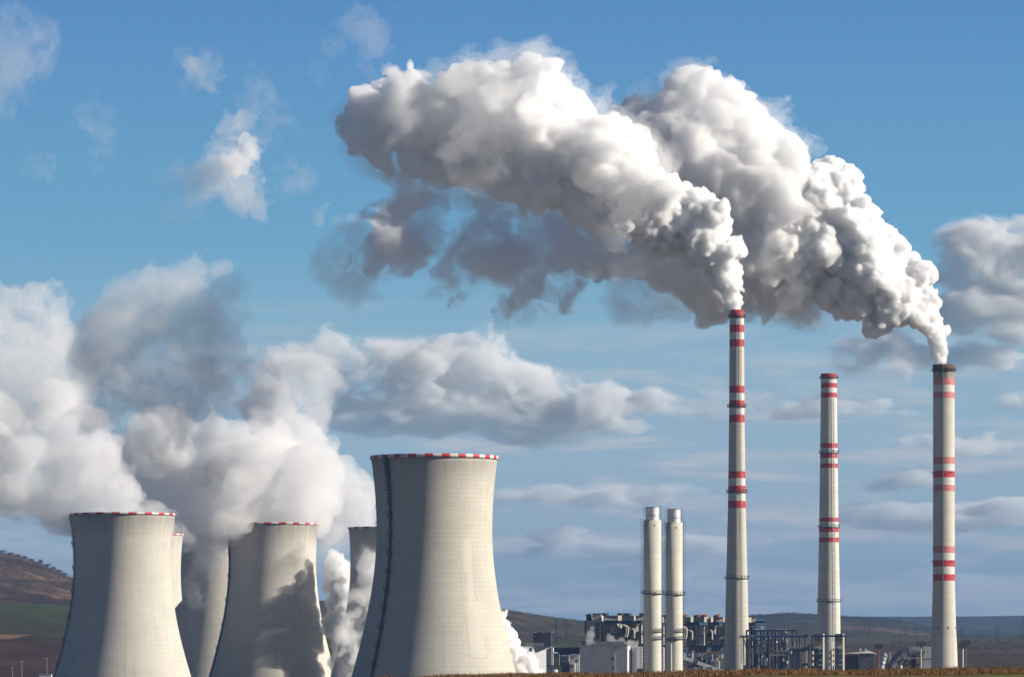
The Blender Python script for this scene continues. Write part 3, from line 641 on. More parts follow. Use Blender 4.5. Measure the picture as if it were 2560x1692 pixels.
for lb, nm, i, (X0, Y0, X1, Y1), d, side, wm, rm in (
        ('long low grey shed under the upper conveyor', 'grey_shed', 4, (888, 1352, 1048, 1430), 2140, 0, 'grey_wall', 'dark_steel'),
        ('grey flat roofed hall behind the lower conveyor', 'grey_hall', 4, (1215, 1265, 1412, 1400), 2285, 40, 'grey_wall', 'white_wall'),
        ('slatted brown cooling unit with a white end, further left', 'cooling_unit', 4, (1082, 1352, 1176, 1430), 2135, 0, 'brown_sheet', 'grey_steel'),
        ('slatted brown cooling unit with a white end, beside the chimney', 'cooling_unit', 4, (1212, 1352, 1306, 1430), 2135, 0, 'brown_sheet', 'grey_steel'),
        ('long grey base wall right of the tallest chimney', 'base_building', 4, (1765, 1325, 2110, 1420), 2150, 0, 'grey_wall', 'grey_steel'),
        ('plain beige house with a sunlit end under the wide hood', 'beige_house', 5, (620, 1122, 815, 1420), 2175, 64, 'beige_wall', 'beige_wall'),
        ('dark low pump house left of the beige house', 'pump_house', 5, (440, 1195, 612, 1420), 2190, 0, 'dark_wall', 'dark_steel'),
        ('low dark flat roofed store right of the second frame tower', 'flat_store', 5, (1500, 1165, 1700, 1420), 2420, 0, 'dark_wall', 'beige_wall'),
        ('broad grey store with a shallow pitched roof and a lit end wall', 'pitched_store', 5, (1730, 1145, 1928, 1420), 2400, 46, 'dark_wall', 'cream_wall'),
        ('beige block between the white pipe and the dark duct', 'beige_block', 5, (2150, 1130, 2186, 1420), 2430, 46, 'cream_wall', 'beige_wall')):
    R = root_at(nm, lb, 'building', i, (X0 + X1) / 2, d)
    m = MB(); zbox(m, i, X0, Y0, X1, Y1, d, side, 0, True, None if side else 10); m.build('wall', wm, R)
    m = MB(); zbox(m, i, X0 - 3, Y0 - 8, X1 + 3, Y0 + 1, d - .5, side, 0, False, None if side else 11); m.build('roof', rm, R)
    if nm == 'cooling_unit':
        m = MB(); zbox(m, i, X0 - 34, 1350, X0 - 4, 1425, d - .5, 4, 0, False, 6); m.build('end_cowl', 'white_paint', R)
        for X in range(int(X0) + 4, int(X1) - 4, 17): part(R, 'fin', 'beige_wall', i, [(X, 1360, X + 6, 1420)], d, 1.2 - front_plane(i, X, X0, d))
    if nm == 'pitched_store':
        z = pt(i, 0, 1145, d)[2]; a = pt(i, X0 - 170, 1140, d + 10); b_ = pt(i, X1 + 48, 1146, d + 10); rg_ = pt(i, (X0 + X1) / 2, 1102, d + 30)
        m = MB(); m.quadset([a, b_, np.array([b_[0] - 6, d + 30, rg_[2]]), np.array([a[0] + 14, d + 30, rg_[2]]), np.array([b_[0], d + 50, a[2]]), np.array([a[0], d + 50, a[2]])], [[0, 1, 2, 3], [3, 2, 4, 5], [0, 3, 5], [1, 4, 2]]); m.build('pitched_roof', 'beige_wall', R)
        for X in (1720, 1800): m = MB(); q = pt(i, X, 1108, d + 26); m.tube([q, q + np.array([0, 0, 1.6])], .7, 8); m.build('ridge_vent', 'galvanised', R)
    if nm in ('grey_hall', 'beige_house', 'flat_store', 'pump_house'):
        for t_ in (.2, .6): X = X0 + (X1 - X0) * t_; part(R, 'window', 'window_glass', i, [(X, Y0 + 40, X + 26, Y0 + 66)], d, -front_plane(i, X, X0, d) + .35)
R = root_at('silo', 'white upright silo seen between the twin stacks', 'silo', 4, 580, 2140)
c_ = pt(4, 580, 0, 2140); z1 = pt(4, 0, 1045, 2140)[2]; rr = 25 / ZS * MPP(2140)
lathe('vessel', c_, [(rr, GZ + 6), (rr, z1 - 1.2), (rr * .75, z1 - .3), (.05, z1)], 28, ['white_wall'], R); lathe('skirt', c_, [(rr + .12, GZ), (rr + .12, GZ + 6.2)], 28, ['grey_wall'], R); lathe('band', c_, [(rr + .1, z1 - 18), (rr + .1, z1 - 17.2)], 28, ['grey_steel'], R)

# pipe rack right of the tallest chimney
DR = 2140
R = root_at('pipe_rack', 'tall open blue pipe rack with many posts right of the tallest chimney', 'pipe rack', 5, 400, DR)
for X, w_ in ((38, 1.4), (68, 2.6), (110, .9), (155, 1.8), (185, .8), (222, 1.5), (243, .9), (292, 1.1), (347, 1.9), (362, .7), (410, 1.2), (462, 1.3), (487, .7), (522, 1.0), (560, 1.3), (603, 1.5), (662, .9), (714, 1.1), (776, 1.0)):
    m = MB(); top = 802 if X != 68 else 885; m.bar((*pt(5, X, 0, DR + (X * 7 % 11))[:2], GZ), pt(5, X, top, DR + (X * 7 % 11)), w_ * .62); m.build('post', 'cream_wall' if X == 68 else ('galvanised' if X in (222, 487, 662) else 'blue_steel'), R)
for Y, a, b_, w_, mt in ((803, 34, 780, 1.0, 'blue_steel'), (885, 34, 780, 1.3, 'pale_blue_steel'), (872, 160, 780, .6, 'blue_steel'), (1105, 250, 610, .5, 'grey_steel'), (1165, 380, 610, .6, 'galvanised'), (1000, 240, 610, .4, 'dark_steel'), (950, 34, 300, .5, 'dark_steel')):
    m = MB(); m.bar(pt(5, a, Y, DR - 1), pt(5, b_, Y, DR - 1), w_); m.build('beam', mt, R)
for a, b_ in ((150, 325), (480, 640)): m = MB(); zbox(m, 5, a, 780, b_, 788, DR + 2, 0, 0, False, 7, 0); m.build('canopy', 'beige_wall', R)
r_ = random.Random(9)
for j in range(54):
    X = r_.choice([r_.uniform(250, 335), r_.uniform(560, 640), r_.uniform(40, 780)]); Y = r_.uniform(815, 1300); d = DR + r_.uniform(0, 9); m = MB()
    if r_.random() < .4: q = pt(5, X, Y, d); m.tube([q, q + np.array([0, 0, 1.4])], .8, 8); nm, mt = 'valve', r_.choice(['galvanised', 'rust', 'white_paint', 'grey_steel'])
    else: m.tube([pt(5, X, Y, d), pt(5, X + r_.uniform(-8, 8), Y + r_.uniform(40, 160), d)], r_.uniform(.25, .5), 7); nm, mt = 'pipe', r_.choice(['dark_steel', 'rust', 'grey_steel', 'blue_steel', 'galvanised'])
    m.build(nm, mt, R)
for j in range(9): m = MB(); X = 60 + j * 62; m.bar(pt(5, X, 890, DR + 3), pt(5, X + 55, 1280, DR + 3), .35); m.build('brace', 'dark_steel', R)
m = MB(); zbox(m, 5, 150, 1150, 245, 1310, DR + 12, 8, 0, True, 4); m.build('pump_cabin', 'rust', R)
R = root_at('cable_bridge', 'long blue pipe bridge running to the two frame towers', 'pipe bridge', 5, 1100, DR - 6)
m = MB(); m.tube([pt(5, -45, 888, DR - 6), pt(5, 780, 886, DR - 6), pt(5, 1520, 884, DR - 6)], .5, 10); m.build('main_pipe', 'navy_cladding', R)
m = MB(); m.tube([pt(5, -80, 897, DR - 6), pt(5, 160, 893, DR - 6)], .5, 8); m.build('side_pipe', 'galvanised', R)
for X in (820, 900, 1010): m = MB(); m.bar((*pt(5, X, 0, DR - 6)[:2], GZ), pt(5, X, 890, DR - 6), .6); m.build('post', 'blue_steel', R)
m = MB(); q0, q1, q2 = pt(5, 865, 872, DR - 5), pt(5, 985, 872, DR - 5), pt(5, 920, 850, DR - 5); m.quadset([q0, q1, q2, q0 + (0, 5, 0), q1 + (0, 5, 0), q2 + (0, 5, 0)], [[0, 1, 2], [5, 4, 3], [0, 2, 5, 3], [2, 1, 4, 5], [1, 0, 3, 4]]); m.build('roof', 'dark_steel', R)
m = MB(); q = pt(5, 955, 905, DR - 7); m.tube([q, q + np.array([0, 0, 1.2])], .9, 10); m.build('drum', 'rust', R)
m = MB(); m.bar(pt(4, 1772, 890, DR - 8), pt(4, 1812, 1065, DR - 8), .5); m.bar(pt(4, 1812, 1065, DR - 8), (*pt(4, 1812, 0, DR - 8)[:2], GZ), .6); m.bar(pt(4, 1772, 890, DR - 8), (*pt(4, 1788, 0, DR - 8)[:2], GZ), .6); m.build('leaning_post', 'dark_steel', R)

# wide hood on a dark funnel
R = root_at('wide_hood', 'wide grey hood with a dark funnel under it left of the frame towers', 'hood', 5, 820, 2165)
m = MB(); zbox(m, 5, 612, 1012, 992, 1070, 2165, 32, 0, False); m.build('hood_box', 'grey_wall', R)
p = [pt(5, X, 1070, 2165) for X in (640, 965)]; h = 46 / ZS * MPP(2165); s_ = 52 / ZS * MPP(2165)
m = MB(); V_ = [p[0], p[1], p[1] + (0, 14, 0), p[0] + (0, 14, 0)]; W_ = [p[0] + (s_, 2, -h), p[1] + (-s_, 2, -h), p[1] + (-s_, 12, -h), p[0] + (s_, 12, -h)]; m.quadset(V_ + W_, [[0, 4, 5, 1], [1, 5, 6, 2], [2, 6, 7, 3], [3, 7, 4, 0], [4, 7, 6, 5], [0, 1, 2, 3]]); m.build('funnel', 'dark_wall', R)
m = MB(); zbox(m, 5, 885, 1105, 1000, 1420, 2172, 0, 0, True, 6); m.build('curtain_wall', 'grey_sheet', R)
for X in (650, 960): m = MB(); m.bar((*pt(5, X, 0, 2170)[:2], GZ), pt(5, X, 1072, 2170), .8); m.build('leg', 'dark_steel', R)
m = MB()
m.tube([pt(5, 860, 1360, 2160), pt(5, 880, 1305, 2160), pt(5, 940, 1300, 2160), pt(5, 975, 1325, 2160), pt(5, 975, 1360, 2160)], .7, 8); m.build('pipe_loop', 'dark_steel', R)

def frame_tower(label, X0, X1, d):
    R = root_at('frame_tower', label, 'tower', 5, (X0 + X1) / 2, d, 'cream posted frame towers')
    m = MB(); m.pbox(zx(5, X1 - 30), zy(850), zx(5, X1 - 26), zy(1400), d - 3, 26 / ZS, 60, None, 0, True); m.build('cream_post', 'cream_wall', R)
    m = MB(); zbox(m, 5, X0, 938, X1 - 30, 1066, d + 1, 0, 0, False, 8); m.build('upper_box', 'beige_wall', R)
    m = MB(); zbox(m, 5, X0, 850, X1 - 30, 938, d + 2, 0, 0, False, 8); m.build('top_box', 'dark_wall', R)
    m = MB(); zbox(m, 5, X0 - 4, 930, X1 - 30, 942, d - .5, 0, 0, False, 2); m.build('ledge', 'dark_steel', R)
    m = MB(); zbox(m, 5, X1 - 32, 846, X1 + 4, 854, d - .6, 0, 0, False, 4); m.build('post_cap', 'white_paint', R)
    m = MB(); zbox(m, 5, X0 + 10, 1066, X1 - 30, 1420, d + 9, 0, 0, True, 1); m.build('back_panel', 'dark_wall', R)
    for X in (X0 - 18, X0 + 10, X0 + 55, X1 - 60): m = MB(); m.bar((*pt(5, X, 0, d + 3)[:2], GZ), pt(5, X, 1066, d + 3), .7); m.build('post', 'dark_steel', R)
    for Y in (1075, 1140, 1240, 1312): m = MB(); m.bar(pt(5, X0 + 60, Y, d), pt(5, X1 - 30, Y - 6, d), .7, .9); m.build('walkway', 'pale_blue_steel' if Y != 1075 else 'galvanised', R)
    for j in range(5): m = MB(); y = 1080 + j * 58; s_ = 1 if j % 2 else -1; mid = (X0 + X1 - 40) / 2; m.bar(pt(5, mid - 45 * s_, y, d + 3), pt(5, mid + 45 * s_, y + 58, d + 3), .45); m.build('brace', 'rust' if j == 2 else 'grey_steel', R)
    for Y in (1130, 1215, 1300): m = MB(); q = pt(5, X0 - 50, Y, d); m.tube([q + (0, 0, -.9), q + (0, 0, .9)], [1.3, 1.3], 10); m.build('valve_drum', 'cream_wall', R)
    m = MB(); m.bar((*pt(5, X0 - 50, 0, d + 2)[:2], GZ), pt(5, X0 - 50, 1080, d + 2), .6); m.build('riser', 'dark_steel', R)
    m = MB(); m.bar(pt(5, X1, 880, d), pt(5, X1 + 30, 878, d), .6); q = pt(5, X1 + 18, 970, d); m.tube([q, q + (0, 0, 1.2)], 1.0, 8); m.bar(pt(5, X1 + 16, 905, d), pt(5, X1 + 10, 985, d), .5); m.build('bracket', 'dark_steel', R)
    return R
frame_tower('frame tower with a cream post standing next to the wide hood', 1046, 1196, 2150)
frame_tower('frame tower with a cream post at the right foot of the idle chimney', 1346, 1492, 2152)

# floodlight masts
def mast(X, i, Ytop, w_, hgt, d, label, pole='galvanised'):
    c_ = pt(i, X, 0, d); zt = pt(i, 0, Ytop, d)[2]; R = thing('floodlight_mast', label, 'light mast', (c_[0], d, GZ), 'floodlight masts')
    m = MB(); m.tube([(c_[0], d, GZ), (c_[0], d, zt)], [.55, .40], 10); m.build('pole', pole, R)
    W = w_ / ZS * MPP(d) / 2; H = hgt / ZS * MPP(d)
    h = MB(); h.bar((c_[0] - W, d, zt - H * .55), (c_[0] + W, d, zt - H * .55), .35); h.bar((c_[0] - W, d, zt - H * .05), (c_[0] + W, d, zt - H * .05), .35); h.bar((c_[0], d - 1.5, zt - H * .5), (c_[0], d + 1.5, zt - H * .5), .3); h.build('crossbar', 'dark_steel', R)
    for j in range(6):
        x = c_[0] - W + 2 * W * (j % 3) / 2; z = zt - H * (.65 if j < 3 else .15); yy = d - .7
        l = MB(); l.hexa((x - .75, yy - .5, z - .6), (x + .75, yy - .5, z - .6), (x + .55, yy + .5, z - .35), (x - .55, yy + .5, z - .35), (0, 0, 1.1)); L = l.build('floodlight', 'dark_steel', R)
        l = MB(); l.hexa((x - .6, yy - .56, z - .45), (x + .6, yy - .56, z - .45), (x + .6, yy - .51, z - .45), (x - .6, yy - .51, z - .45), (0, 0, .85)); l.build('lens', 'window_glass', L)
    return R
mast(700, 4, 905, 105, 70, 2030, 'floodlight mast in front of the shorter slim stack', 'white_paint')
mast(1993, 5, 1012, 92, 62, 2200, 'floodlight mast between the pitched store and the white pipe', 'rust')
mast(843, 6, 972, 105, 75, 2200, 'floodlight mast before the dark duct of the stout chimney', 'cream_wall')
mast(1465, 6, 985, 80, 85, 2210, 'pale floodlight mast just right of the stout chimney', 'white_paint')
mast(1507, 6, 952, 100, 60, 2215, 'brown floodlight mast furthest right of the stout chimney', 'brown_cladding')

# big ducts at the stout chimney
R = root_at('white_pipe', 'fat white pipe bending down to the ground left of the dark duct', 'pipe', 5, 2060, 2300)
ctr = [(2035, 1400), (2040, 1330), (2050, 1270), (2064, 1210), (2086, 1170), (2118, 1160)]
m = MB(); m.tube([pt(5, X, Y, 2300) for X, Y in ctr], [40 / ZS * .23, 44 / ZS * .23 * 1.0, 48 / ZS * .23, 50 / ZS * .23, 46 / ZS * .23, 40 / ZS * .23], 20); m.build('pipe_run', 'white_wall', R, True)
for X, Y, r_ in ((2044, 1300, 48), (2058, 1232, 51), (2077, 1186, 50)): 
    m = MB(); a = pt(5, X, Y, 2300); b_ = a + np.array([.25, 0, .5]); m.tube([a, b_], r_ / ZS * .23 * 1.06, 20); m.build('flange', 'grey_steel', R)
m = MB(); m.bar((*pt(5, 2085, 0, 2300)[:2], GZ), pt(5, 2105, 1190, 2300), .6); m.build('stay_or_shadow_bar', 'dark_steel', R)
R = root_at('flue_duct', 'huge dark flue duct curving up into the stout chimney', 'duct', 6, 600, 2320)
ctr = [(330, 1440), (390, 1350), (460, 1255), (540, 1170), (640, 1115), (760, 1100), (900, 1110)]
m = MB(); m.tube([pt(6, X, Y, 2320) for X, Y in ctr], [60 / ZS * .232] + [66 / ZS * .232] * 5 + [60 / ZS * .232], 22); m.build('duct_run', 'grey_steel', R, True)
for t_ in (1, 2, 3, 4):
    m = MB(); a = pt(6, *ctr[t_], 2320); v_ = pt(6, *ctr[t_ + 1], 2320) - a; v_ /= np.linalg.norm(v_); m.tube([a, a + v_ * .6], 69 / ZS * .232, 22); m.build('flange', 'dark_steel', R)
m = MB(); zbox(m, 6, 876, 1040, 1000, 1205, 2318, 0, 0, False, 14, 0); m.build('inlet_box', 'grey_wall', R)
m = MB(); zbox(m, 6, 866, 1238, 1000, 1440, 2316, 0, 0, True, 10, 0); zbox(m, 6, 600, 1205, 990, 1215, 2317, 0, 0, False, 8, 0); m.build('plinth', 'grey_wall', R)
for X in (708, 735, 752): m = MB(); m.bar((*pt(6, X, 0, 2322)[:2], GZ), pt(6, X, 1130, 2322), 1.1); m.build('leg', 'dark_steel', R)
for a, b_ in (((600, 1330), (760, 1250)), ((620, 1250), (860, 1330)), ((560, 1345), (640, 1215))): m = MB(); m.bar(pt(6, *a, 2322), pt(6, *b_, 2322), .8); m.build('brace', 'rust', R)
R = root_at('valve_cap', 'small shiny white valve cap on the grass line beneath the dark duct', 'valve', 6, 547, 2200)
q = pt(6, 547, 1330, 2200); m = MB(); m.tube([(q[0], q[1], GZ), q, q + (0, 0, .6)], [.9, .9, .3], 12); m.build('cap', 'white_paint', R); m = MB(); m.tube([q + (-.9, 0, -.4), q + (.9, 0, -.4)], .35, 8); m.build('handle', 'grey_steel', R)

# power line pylons on the plain
def pylon(i, X, Ytop, Ybot, d, label, arms=(.62, .78, .92), wide=.30, portal=False):
    c_ = pt(i, X, 0, d); zt = pt(i, 0, Ytop, d)[2]; zb = pt(i, 0, Ybot, d)[2]; H = zt - zb; R = thing('power_pylon', label, 'pylon', (c_[0], d, zb), 'power line pylons'); t_ = MPP(d) * .9
    m = MB(); b_ = H * .075
    for sx in (-1, 1):
        for sy in (-1, 1): m.bar((c_[0] + sx * b_, d + sy * b_, zb), (c_[0] + sx * b_ * .2, d + sy * b_ * .2, zt), t_ * .55)
    for j in range(8):
        z0, z1 = zb + H * j / 8, zb + H * (j + 1) / 8; w0, w1 = b_ * (1 - .8 * j / 8), b_ * (1 - .8 * (j + 1) / 8); s_ = 1 if j % 2 else -1
        m.bar((c_[0] - s_ * w0, d - w0, z0), (c_[0] + s_ * w1, d - w1, z1), t_ * .4)
    m.build('lattice_mast', 'dark_steel', R)
    for k_, a in enumerate(arms):
        L = H * wide * (1 - .25 * abs(k_ - 1)); z = zb + H * a; x = MB(); x.bar((c_[0] - L, d, z), (c_[0] + L, d, z), t_ * .6); x.bar((c_[0] - L, d, z), (c_[0], d, z + H * .05), t_ * .4); x.bar((c_[0] + L, d, z), (c_[0], d, z + H * .05), t_ * .4); A = x.build('crossarm', 'dark_steel', R)
        for sx in (-1, 1): x = MB(); x.bar((c_[0] + sx * L * .95, d, z), (c_[0] + sx * L * .95, d, z - H * .05), t_ * .4); x.build('insulator', 'grey_steel', A)
    return R
for a in ((3, 265, 550, 780, 5600, 'pylon nearest the right side of the tallest tower'), (3, 605, 555, 830, 5500, 'pale pylon above the dark block of the white hall'), (3, 355, 640, 770, 6000, 'short pylon beside the pylon nearest the tallest tower', (.7, .9)),
          (5, 600, 705, 890, 5200, 'pylon above the left half of the pipe rack', (.7, .9)), (5, 845, 665, 1010, 4900, 'pylon rising above the blue pipe bridge', (.7, .9)), (5, 1705, 700, 1090, 4600, 'pylon left of the paired one behind the pitched store'), (5, 1860, 705, 1100, 4600, 'pylon above the lit end of the pitched store'),
          (6, 535, 588, 690, 8300, 'pylon standing on the skyline of the wooded hill', (.8,)), (6, 620, 740, 1060, 5000, 'pylon above the rising dark duct'), (6, 765, 735, 1000, 5100, 'pylon nearest the left side of the stout chimney'),
          (6, 1435, 770, 950, 6000, 'pylon just right of the stout chimney'), (6, 1975, 715, 1060, 5000, 'pylon with wide arms in the open country at the right', (.62, .72, .85), .22), (6, 2362, 590, 1060, 5000, 'pylon at the right edge of frame', (.72, .80), .30)):
    pylon(*a[:6], *(a[6:] if len(a) > 6 else ()))
d = 5000; zb = pt(3, 0, 1060, d)[2]
R = thing('portal_pylon', 'wide two legged pylon between the white hall and the grey block', 'pylon', (pt(3, 965, 0, d)[0], d, zb), 'power line pylons')
for X in (890, 1040):
    m = MB(); m.bar((pt(3, X, 0, d)[0] - 1.5, d, zb), pt(3, X, 630, d), .8); m.bar((pt(3, X, 0, d)[0] + 1.5, d, zb), pt(3, X, 630, d), .8)
    for j in range(7): y0 = 1060 - j * 60; s_ = (-1) ** j; m.bar(pt(3, X - 8 * s_ * (1 - j / 8), y0, d), pt(3, X + 8 * s_ * (1 - j / 8), y0 - 60, d), .35)
    m.build('lattice_mast', 'dark_steel', R)
m = MB(); ar = [(812, 738), (860, 712), (890, 702), (965, 706), (1040, 702), (1070, 712), (1112, 738)]
for a, b_ in zip(ar[:-1], ar[1:]): m.bar(pt(3, *a, d), pt(3, *b_, d), .6)
m.bar(pt(3, 812, 738, d), pt(3, 1112, 738, d), .7)
for X in range(830, 1110, 28): m.bar(pt(3, X, 738, d), pt(3, X + 14, 712, d), .4)
m.build('crossarm', 'dark_steel', R)
for X in (815, 965, 1110): m = MB(); m.bar(pt(3, X, 738, d), pt(3, X, 775, d), .5); m.build('insulator', 'grey_steel', R)

# far left: lamp posts and a hut on the plain behind the leftmost tower
for X1, Y1, Y2, lb in ((100, 1488, 1590, 'slim lamp post nearest the left edge of frame'), (175, 1440, 1590, 'tallest slim lamp post left of the leftmost tower'), (375, 1415, 1590, 'slim lamp post close to the foot of the leftmost tower')):
    x, y0, y1 = X1 / 3.1875, 1200 + Y1 / 3.1875, 1200 + Y2 / 3.1875; d = 3250; q = P(x, y0, d); R = thing('lamp_post', lb, 'lamp post', (q[0], d, GZ), 'lamp posts on the plain')
    m = MB(); m.tube([(q[0], d, GZ), tuple(q)], [.25, .15], 8); m.build('pole', 'galvanised', R); m = MB(); m.bar((q[0] - 1.2, d, q[2]), (q[0] + 1.2, d, q[2]), .3); m.build('lamp_head', 'white_paint', R)
d = 3240; q = P(360 / 3.1875, 1200 + 1545 / 3.1875, d); R = thing('field_hut', 'little pale hut at the foot of the leftmost tower', 'hut', (q[0], d, GZ))
m = MB(); m.box(q[0] - 5, q[0] + 5, d, d + 6, GZ, q[2] - .2); m.build('wall', 'white_wall', R); m = MB(); m.hexa((q[0] - 5.4, d - .4, q[2] - .2), (q[0] + 5.4, d - .4, q[2] - .2), (q[0] + 5.4, d + 6.4, q[2] - .2), (q[0] - 5.4, d + 6.4, q[2] - .2), (0, 0, .5)); m.build('roof', 'galvanised', R)

# ------------------------------------------------------------------ terrain: one sheet from the camera's feet to the far ridge
def tab(x, xs, ys): return np.interp(x, xs, ys)
def smooth_noise(x, seed, octs=((1.0, 1.0),)):
    r = np.random.default_rng(seed); out = 0
    for f, a in octs: out = out + a * np.sin(x * f + r.uniform(0, 6.28)) * np.sin(x * f * .37 + r.uniform(0, 6.28))
    return out
rows = [2, 60, 215, 1100, 3300, 4300, 5200, 6500, 7400, 8600, 10500, 12500, 16000, 24000]
def ground_rows(x):
    """photo row that the ground reaches at each of the distances above, in the direction of photo column x"""
    yc = tab(x, [-3000, -400, 200, 880, 960, 1240, 1500, 1860, 2560, 5000], [1716, 1716, 1716, 1709, 1696, 1688, 1685.5, 1678, 1673.5, 1670])
    z = []
    z.append(-1.6 + 0 * x); z.append(-1.6 * .55 - .45 * (yc - 1600) * .0215); z.append(-(yc - 1600) * .0215)
    px = [
        (3300, GZ + 0 * x),
        (4300, (1600 - tab(x, [-2000, 200, 700, 1300, 1900, 2560, 5000], [1570, 1584, 1640, 1645, 1648, 1640, 1640])) * .43),
        (5200, (1600 - tab(x, [-2000, 0, 200, 700, 1300, 1500, 1900, 2560, 5000], [1480, 1503, 1508, 1570, 1590, 1612, 1622, 1610, 1610])) * .52),
        (6500, (1600 - tab(x, [-3000, -600, 0, 60, 110, 180, 260, 420, 700, 1270, 1330, 1440, 1520, 1700, 1870, 2560, 5000], [1300, 1320, 1378, 1392, 1408, 1440, 1462, 1480, 1496, 1523, 1533, 1547, 1556, 1580, 1592, 1592, 1590])) * .65),
        (7400, (1600 - tab(x, [-3000, 0, 400, 1300, 1600, 1800, 1950, 2200, 2350, 2560, 5000], [1420, 1460, 1530, 1570, 1575, 1572, 1566, 1572, 1588, 1592, 1590])) * .74),
        (8600, (1600 - tab(x, [-3000, 0, 1300, 1600, 1760, 1870, 1930, 1970, 2040, 2100, 2180, 2240, 2290, 2340, 2420, 2560, 5000], [1500, 1500, 1575, 1572, 1556, 1541, 1536, 1533, 1535, 1538, 1542, 1547, 1558, 1572, 1588, 1594, 1590])) * .86),
        (10500, (1600 - tab(x, [-3000, 1300, 2000, 2560, 5000], [1580, 1585, 1585, 1592, 1590])) * 1.05),
        (12500, (1600 - tab(x, [-3000, 1300, 2000, 2300, 2560, 5000], [1575, 1575, 1572, 1570, 1576, 1570])) * 1.25),
        (16000, (1600 - tab(x, [-3000, 1300, 1500, 2200, 2420, 2560, 5000], [1545, 1552, 1551, 1543.5, 1543, 1541, 1538])) * 1.6),
        (24000, (1600 - 1556 + 0 * x) * 2.4)]
    zz = dict(px)
    z.append(-22 + 0 * x)
    for d in rows[4:]: z.append(zz[d])
    return np.array(z)
xs_ = np.concatenate([np.linspace(-26000, -1000, 40)[:-1], np.linspace(-1000, 3500, 420), np.linspace(3500, 26000, 40)[1:]])
ds_ = np.concatenate([np.geomspace(2, 150, 10)[:-1], np.linspace(150, 240, 26)[:-1], np.geomspace(240, 3300, 18)[:-1], np.geomspace(3300, 24000, 190)])
G = ground_rows(xs_)                                          # rows x columns
lr = np.log(np.array(rows, float)); ld_ = np.log(ds_)
Zg = np.empty((len(ds_), len(xs_)))
for i, L_ in enumerate(ld_):
    k_ = min(max(np.searchsorted(lr, L_) - 1, 0), len(rows) - 2); t_ = np.clip((L_ - lr[k_]) / (lr[k_ + 1] - lr[k_]), 0, 1)
    s_ = t_ * t_ * (3 - 2 * t_) if k_ >= 3 else t_
    Zg[i] = G[k_] * (1 - s_) + G[k_ + 1] * s_
Xg = (xs_[None, :] - CX) / F * ds_[:, None]; Yg = np.repeat(ds_[:, None], len(xs_), 1)
rgn = np.random.default_rng(5)
amp = np.clip((ds_ - 3600) / 2500, 0, 1)[:, None]
for sc_, a_ in ((900, 5.0), (320, 2.6), (110, 1.4)):
    ph = rgn.uniform(0, 6.28, 8)
    Zg += amp * a_ * (np.sin(Xg / sc_ + ph[0] + 1.3 * np.sin(Yg / sc_ / 2 + ph[1])) * np.sin(Yg / sc_ / 1.7 + ph[2] + np.sin(Xg / sc_ / 1.9 + ph[3])))
Zg += (np.abs(ds_ - 180) < 45)[:, None] * .03 * (np.sin(Xg * 1.9 + 2 * np.sin(Yg * .3)) + np.sin(Xg * .55 + 1))
def ground_at(px, d):
    i = np.searchsorted(ds_, d) - 1; i = min(max(i, 0), len(ds_) - 2); t_ = (d - ds_[i]) / (ds_[i + 1] - ds_[i])
    return float(np.interp(px, xs_, Zg[i]) * (1 - t_) + np.interp(px, xs_, Zg[i + 1]) * t_)

m, t = newmat('land')
tcn = t.n('ShaderNodeTexCoord'); v = tcn.outputs['Object']; sp_ = t.n('ShaderNodeSeparateXYZ', i_0=v); Y_ = sp_.outputs[1]; X_ = sp_.outputs[0]; Z_ = sp_.outputs[2]
# dry field with a mown green strip close to the camera
near = t.ramp(t.noise(t.vscale(v, (1, .5, 1)), .9, 8, .7), [(.30, (.055, .030, .016)), (.5, (.115, .065, .033)), (.68, (.17, .115, .055))])
green = t.ramp(t.noise(t.vscale(v, (1, .3, 1)), 1.5, 6, .7), [(.35, (.07, .085, .03)), (.55, (.13, .135, .06)), (.7, (.25, .22, .12))])
edge = t.math('LESS_THAN', t.math('ADD', Y_, t.math('MULTIPLY', t.noise(v, .35, 4), 5.0)), 187.0)
near = t.mix(edge, near, green)
# far country: broad parcels of stubble, plough and winter wheat, scrub on the slopes
wv = t.n('ShaderNodeVectorMath', operation='ADD', i_0=v); nn_ = t.n('ShaderNodeTexNoise', i_Scale=.0016, i_Detail=3.0); t.put(v, nn_.inputs['Vector'])
cvec = t.n('ShaderNodeVectorMath', operation='SCALE', i_0=nn_.outputs[1]); cvec.inputs['Scale'].default_value = 420.0; t.put(cvec, wv.inputs[1])
vor = t.n('ShaderNodeTexVoronoi', i_Scale=.0022); t.put(t.vscale(wv, (1.0, .42, 0)), vor.inputs['Vector'])
pick = t.n('ShaderNodeSeparateColor', i_0=vor.outputs['Color'])
parcel = t.ramp(pick.outputs[0], [(0, (.062, .040, .028)), (.22, (.088, .056, .036)), (.42, (.050, .070, .022)), (.58, (.14, .090, .06)), (.75, (.045, .065, .025)), (.9, (.10, .062, .042)), (1, (.17, .115, .08))])
fine = t.n('ShaderNodeMapRange', i_1=.3, i_2=.7, i_3=.7, i_4=1.2); t.put(t.noise(t.vscale(v, (1, .4, 1)), .02, 8, .7), fine.inputs[0])
parcel = t.mix(1.0, parcel, t.n('ShaderNodeCombineColor', i_0=fine, i_1=fine, i_2=fine), 'MULTIPLY')
scrub = t.ramp(t.noise(t.vscale(v, (1, .55, 2.0)), .012, 8, .72, .6), [(.30, (.022, .018, .014)), (.44, (.055, .036, .024)), (.54, (.10, .062, .038)), (.64, (.22, .14, .08))])
wood = t.ramp(t.noise(v, .015, 7, .7, .4), [(.32, (.012, .018, .010)), (.5, (.030, .036, .018)), (.66, (.085, .055, .032))])
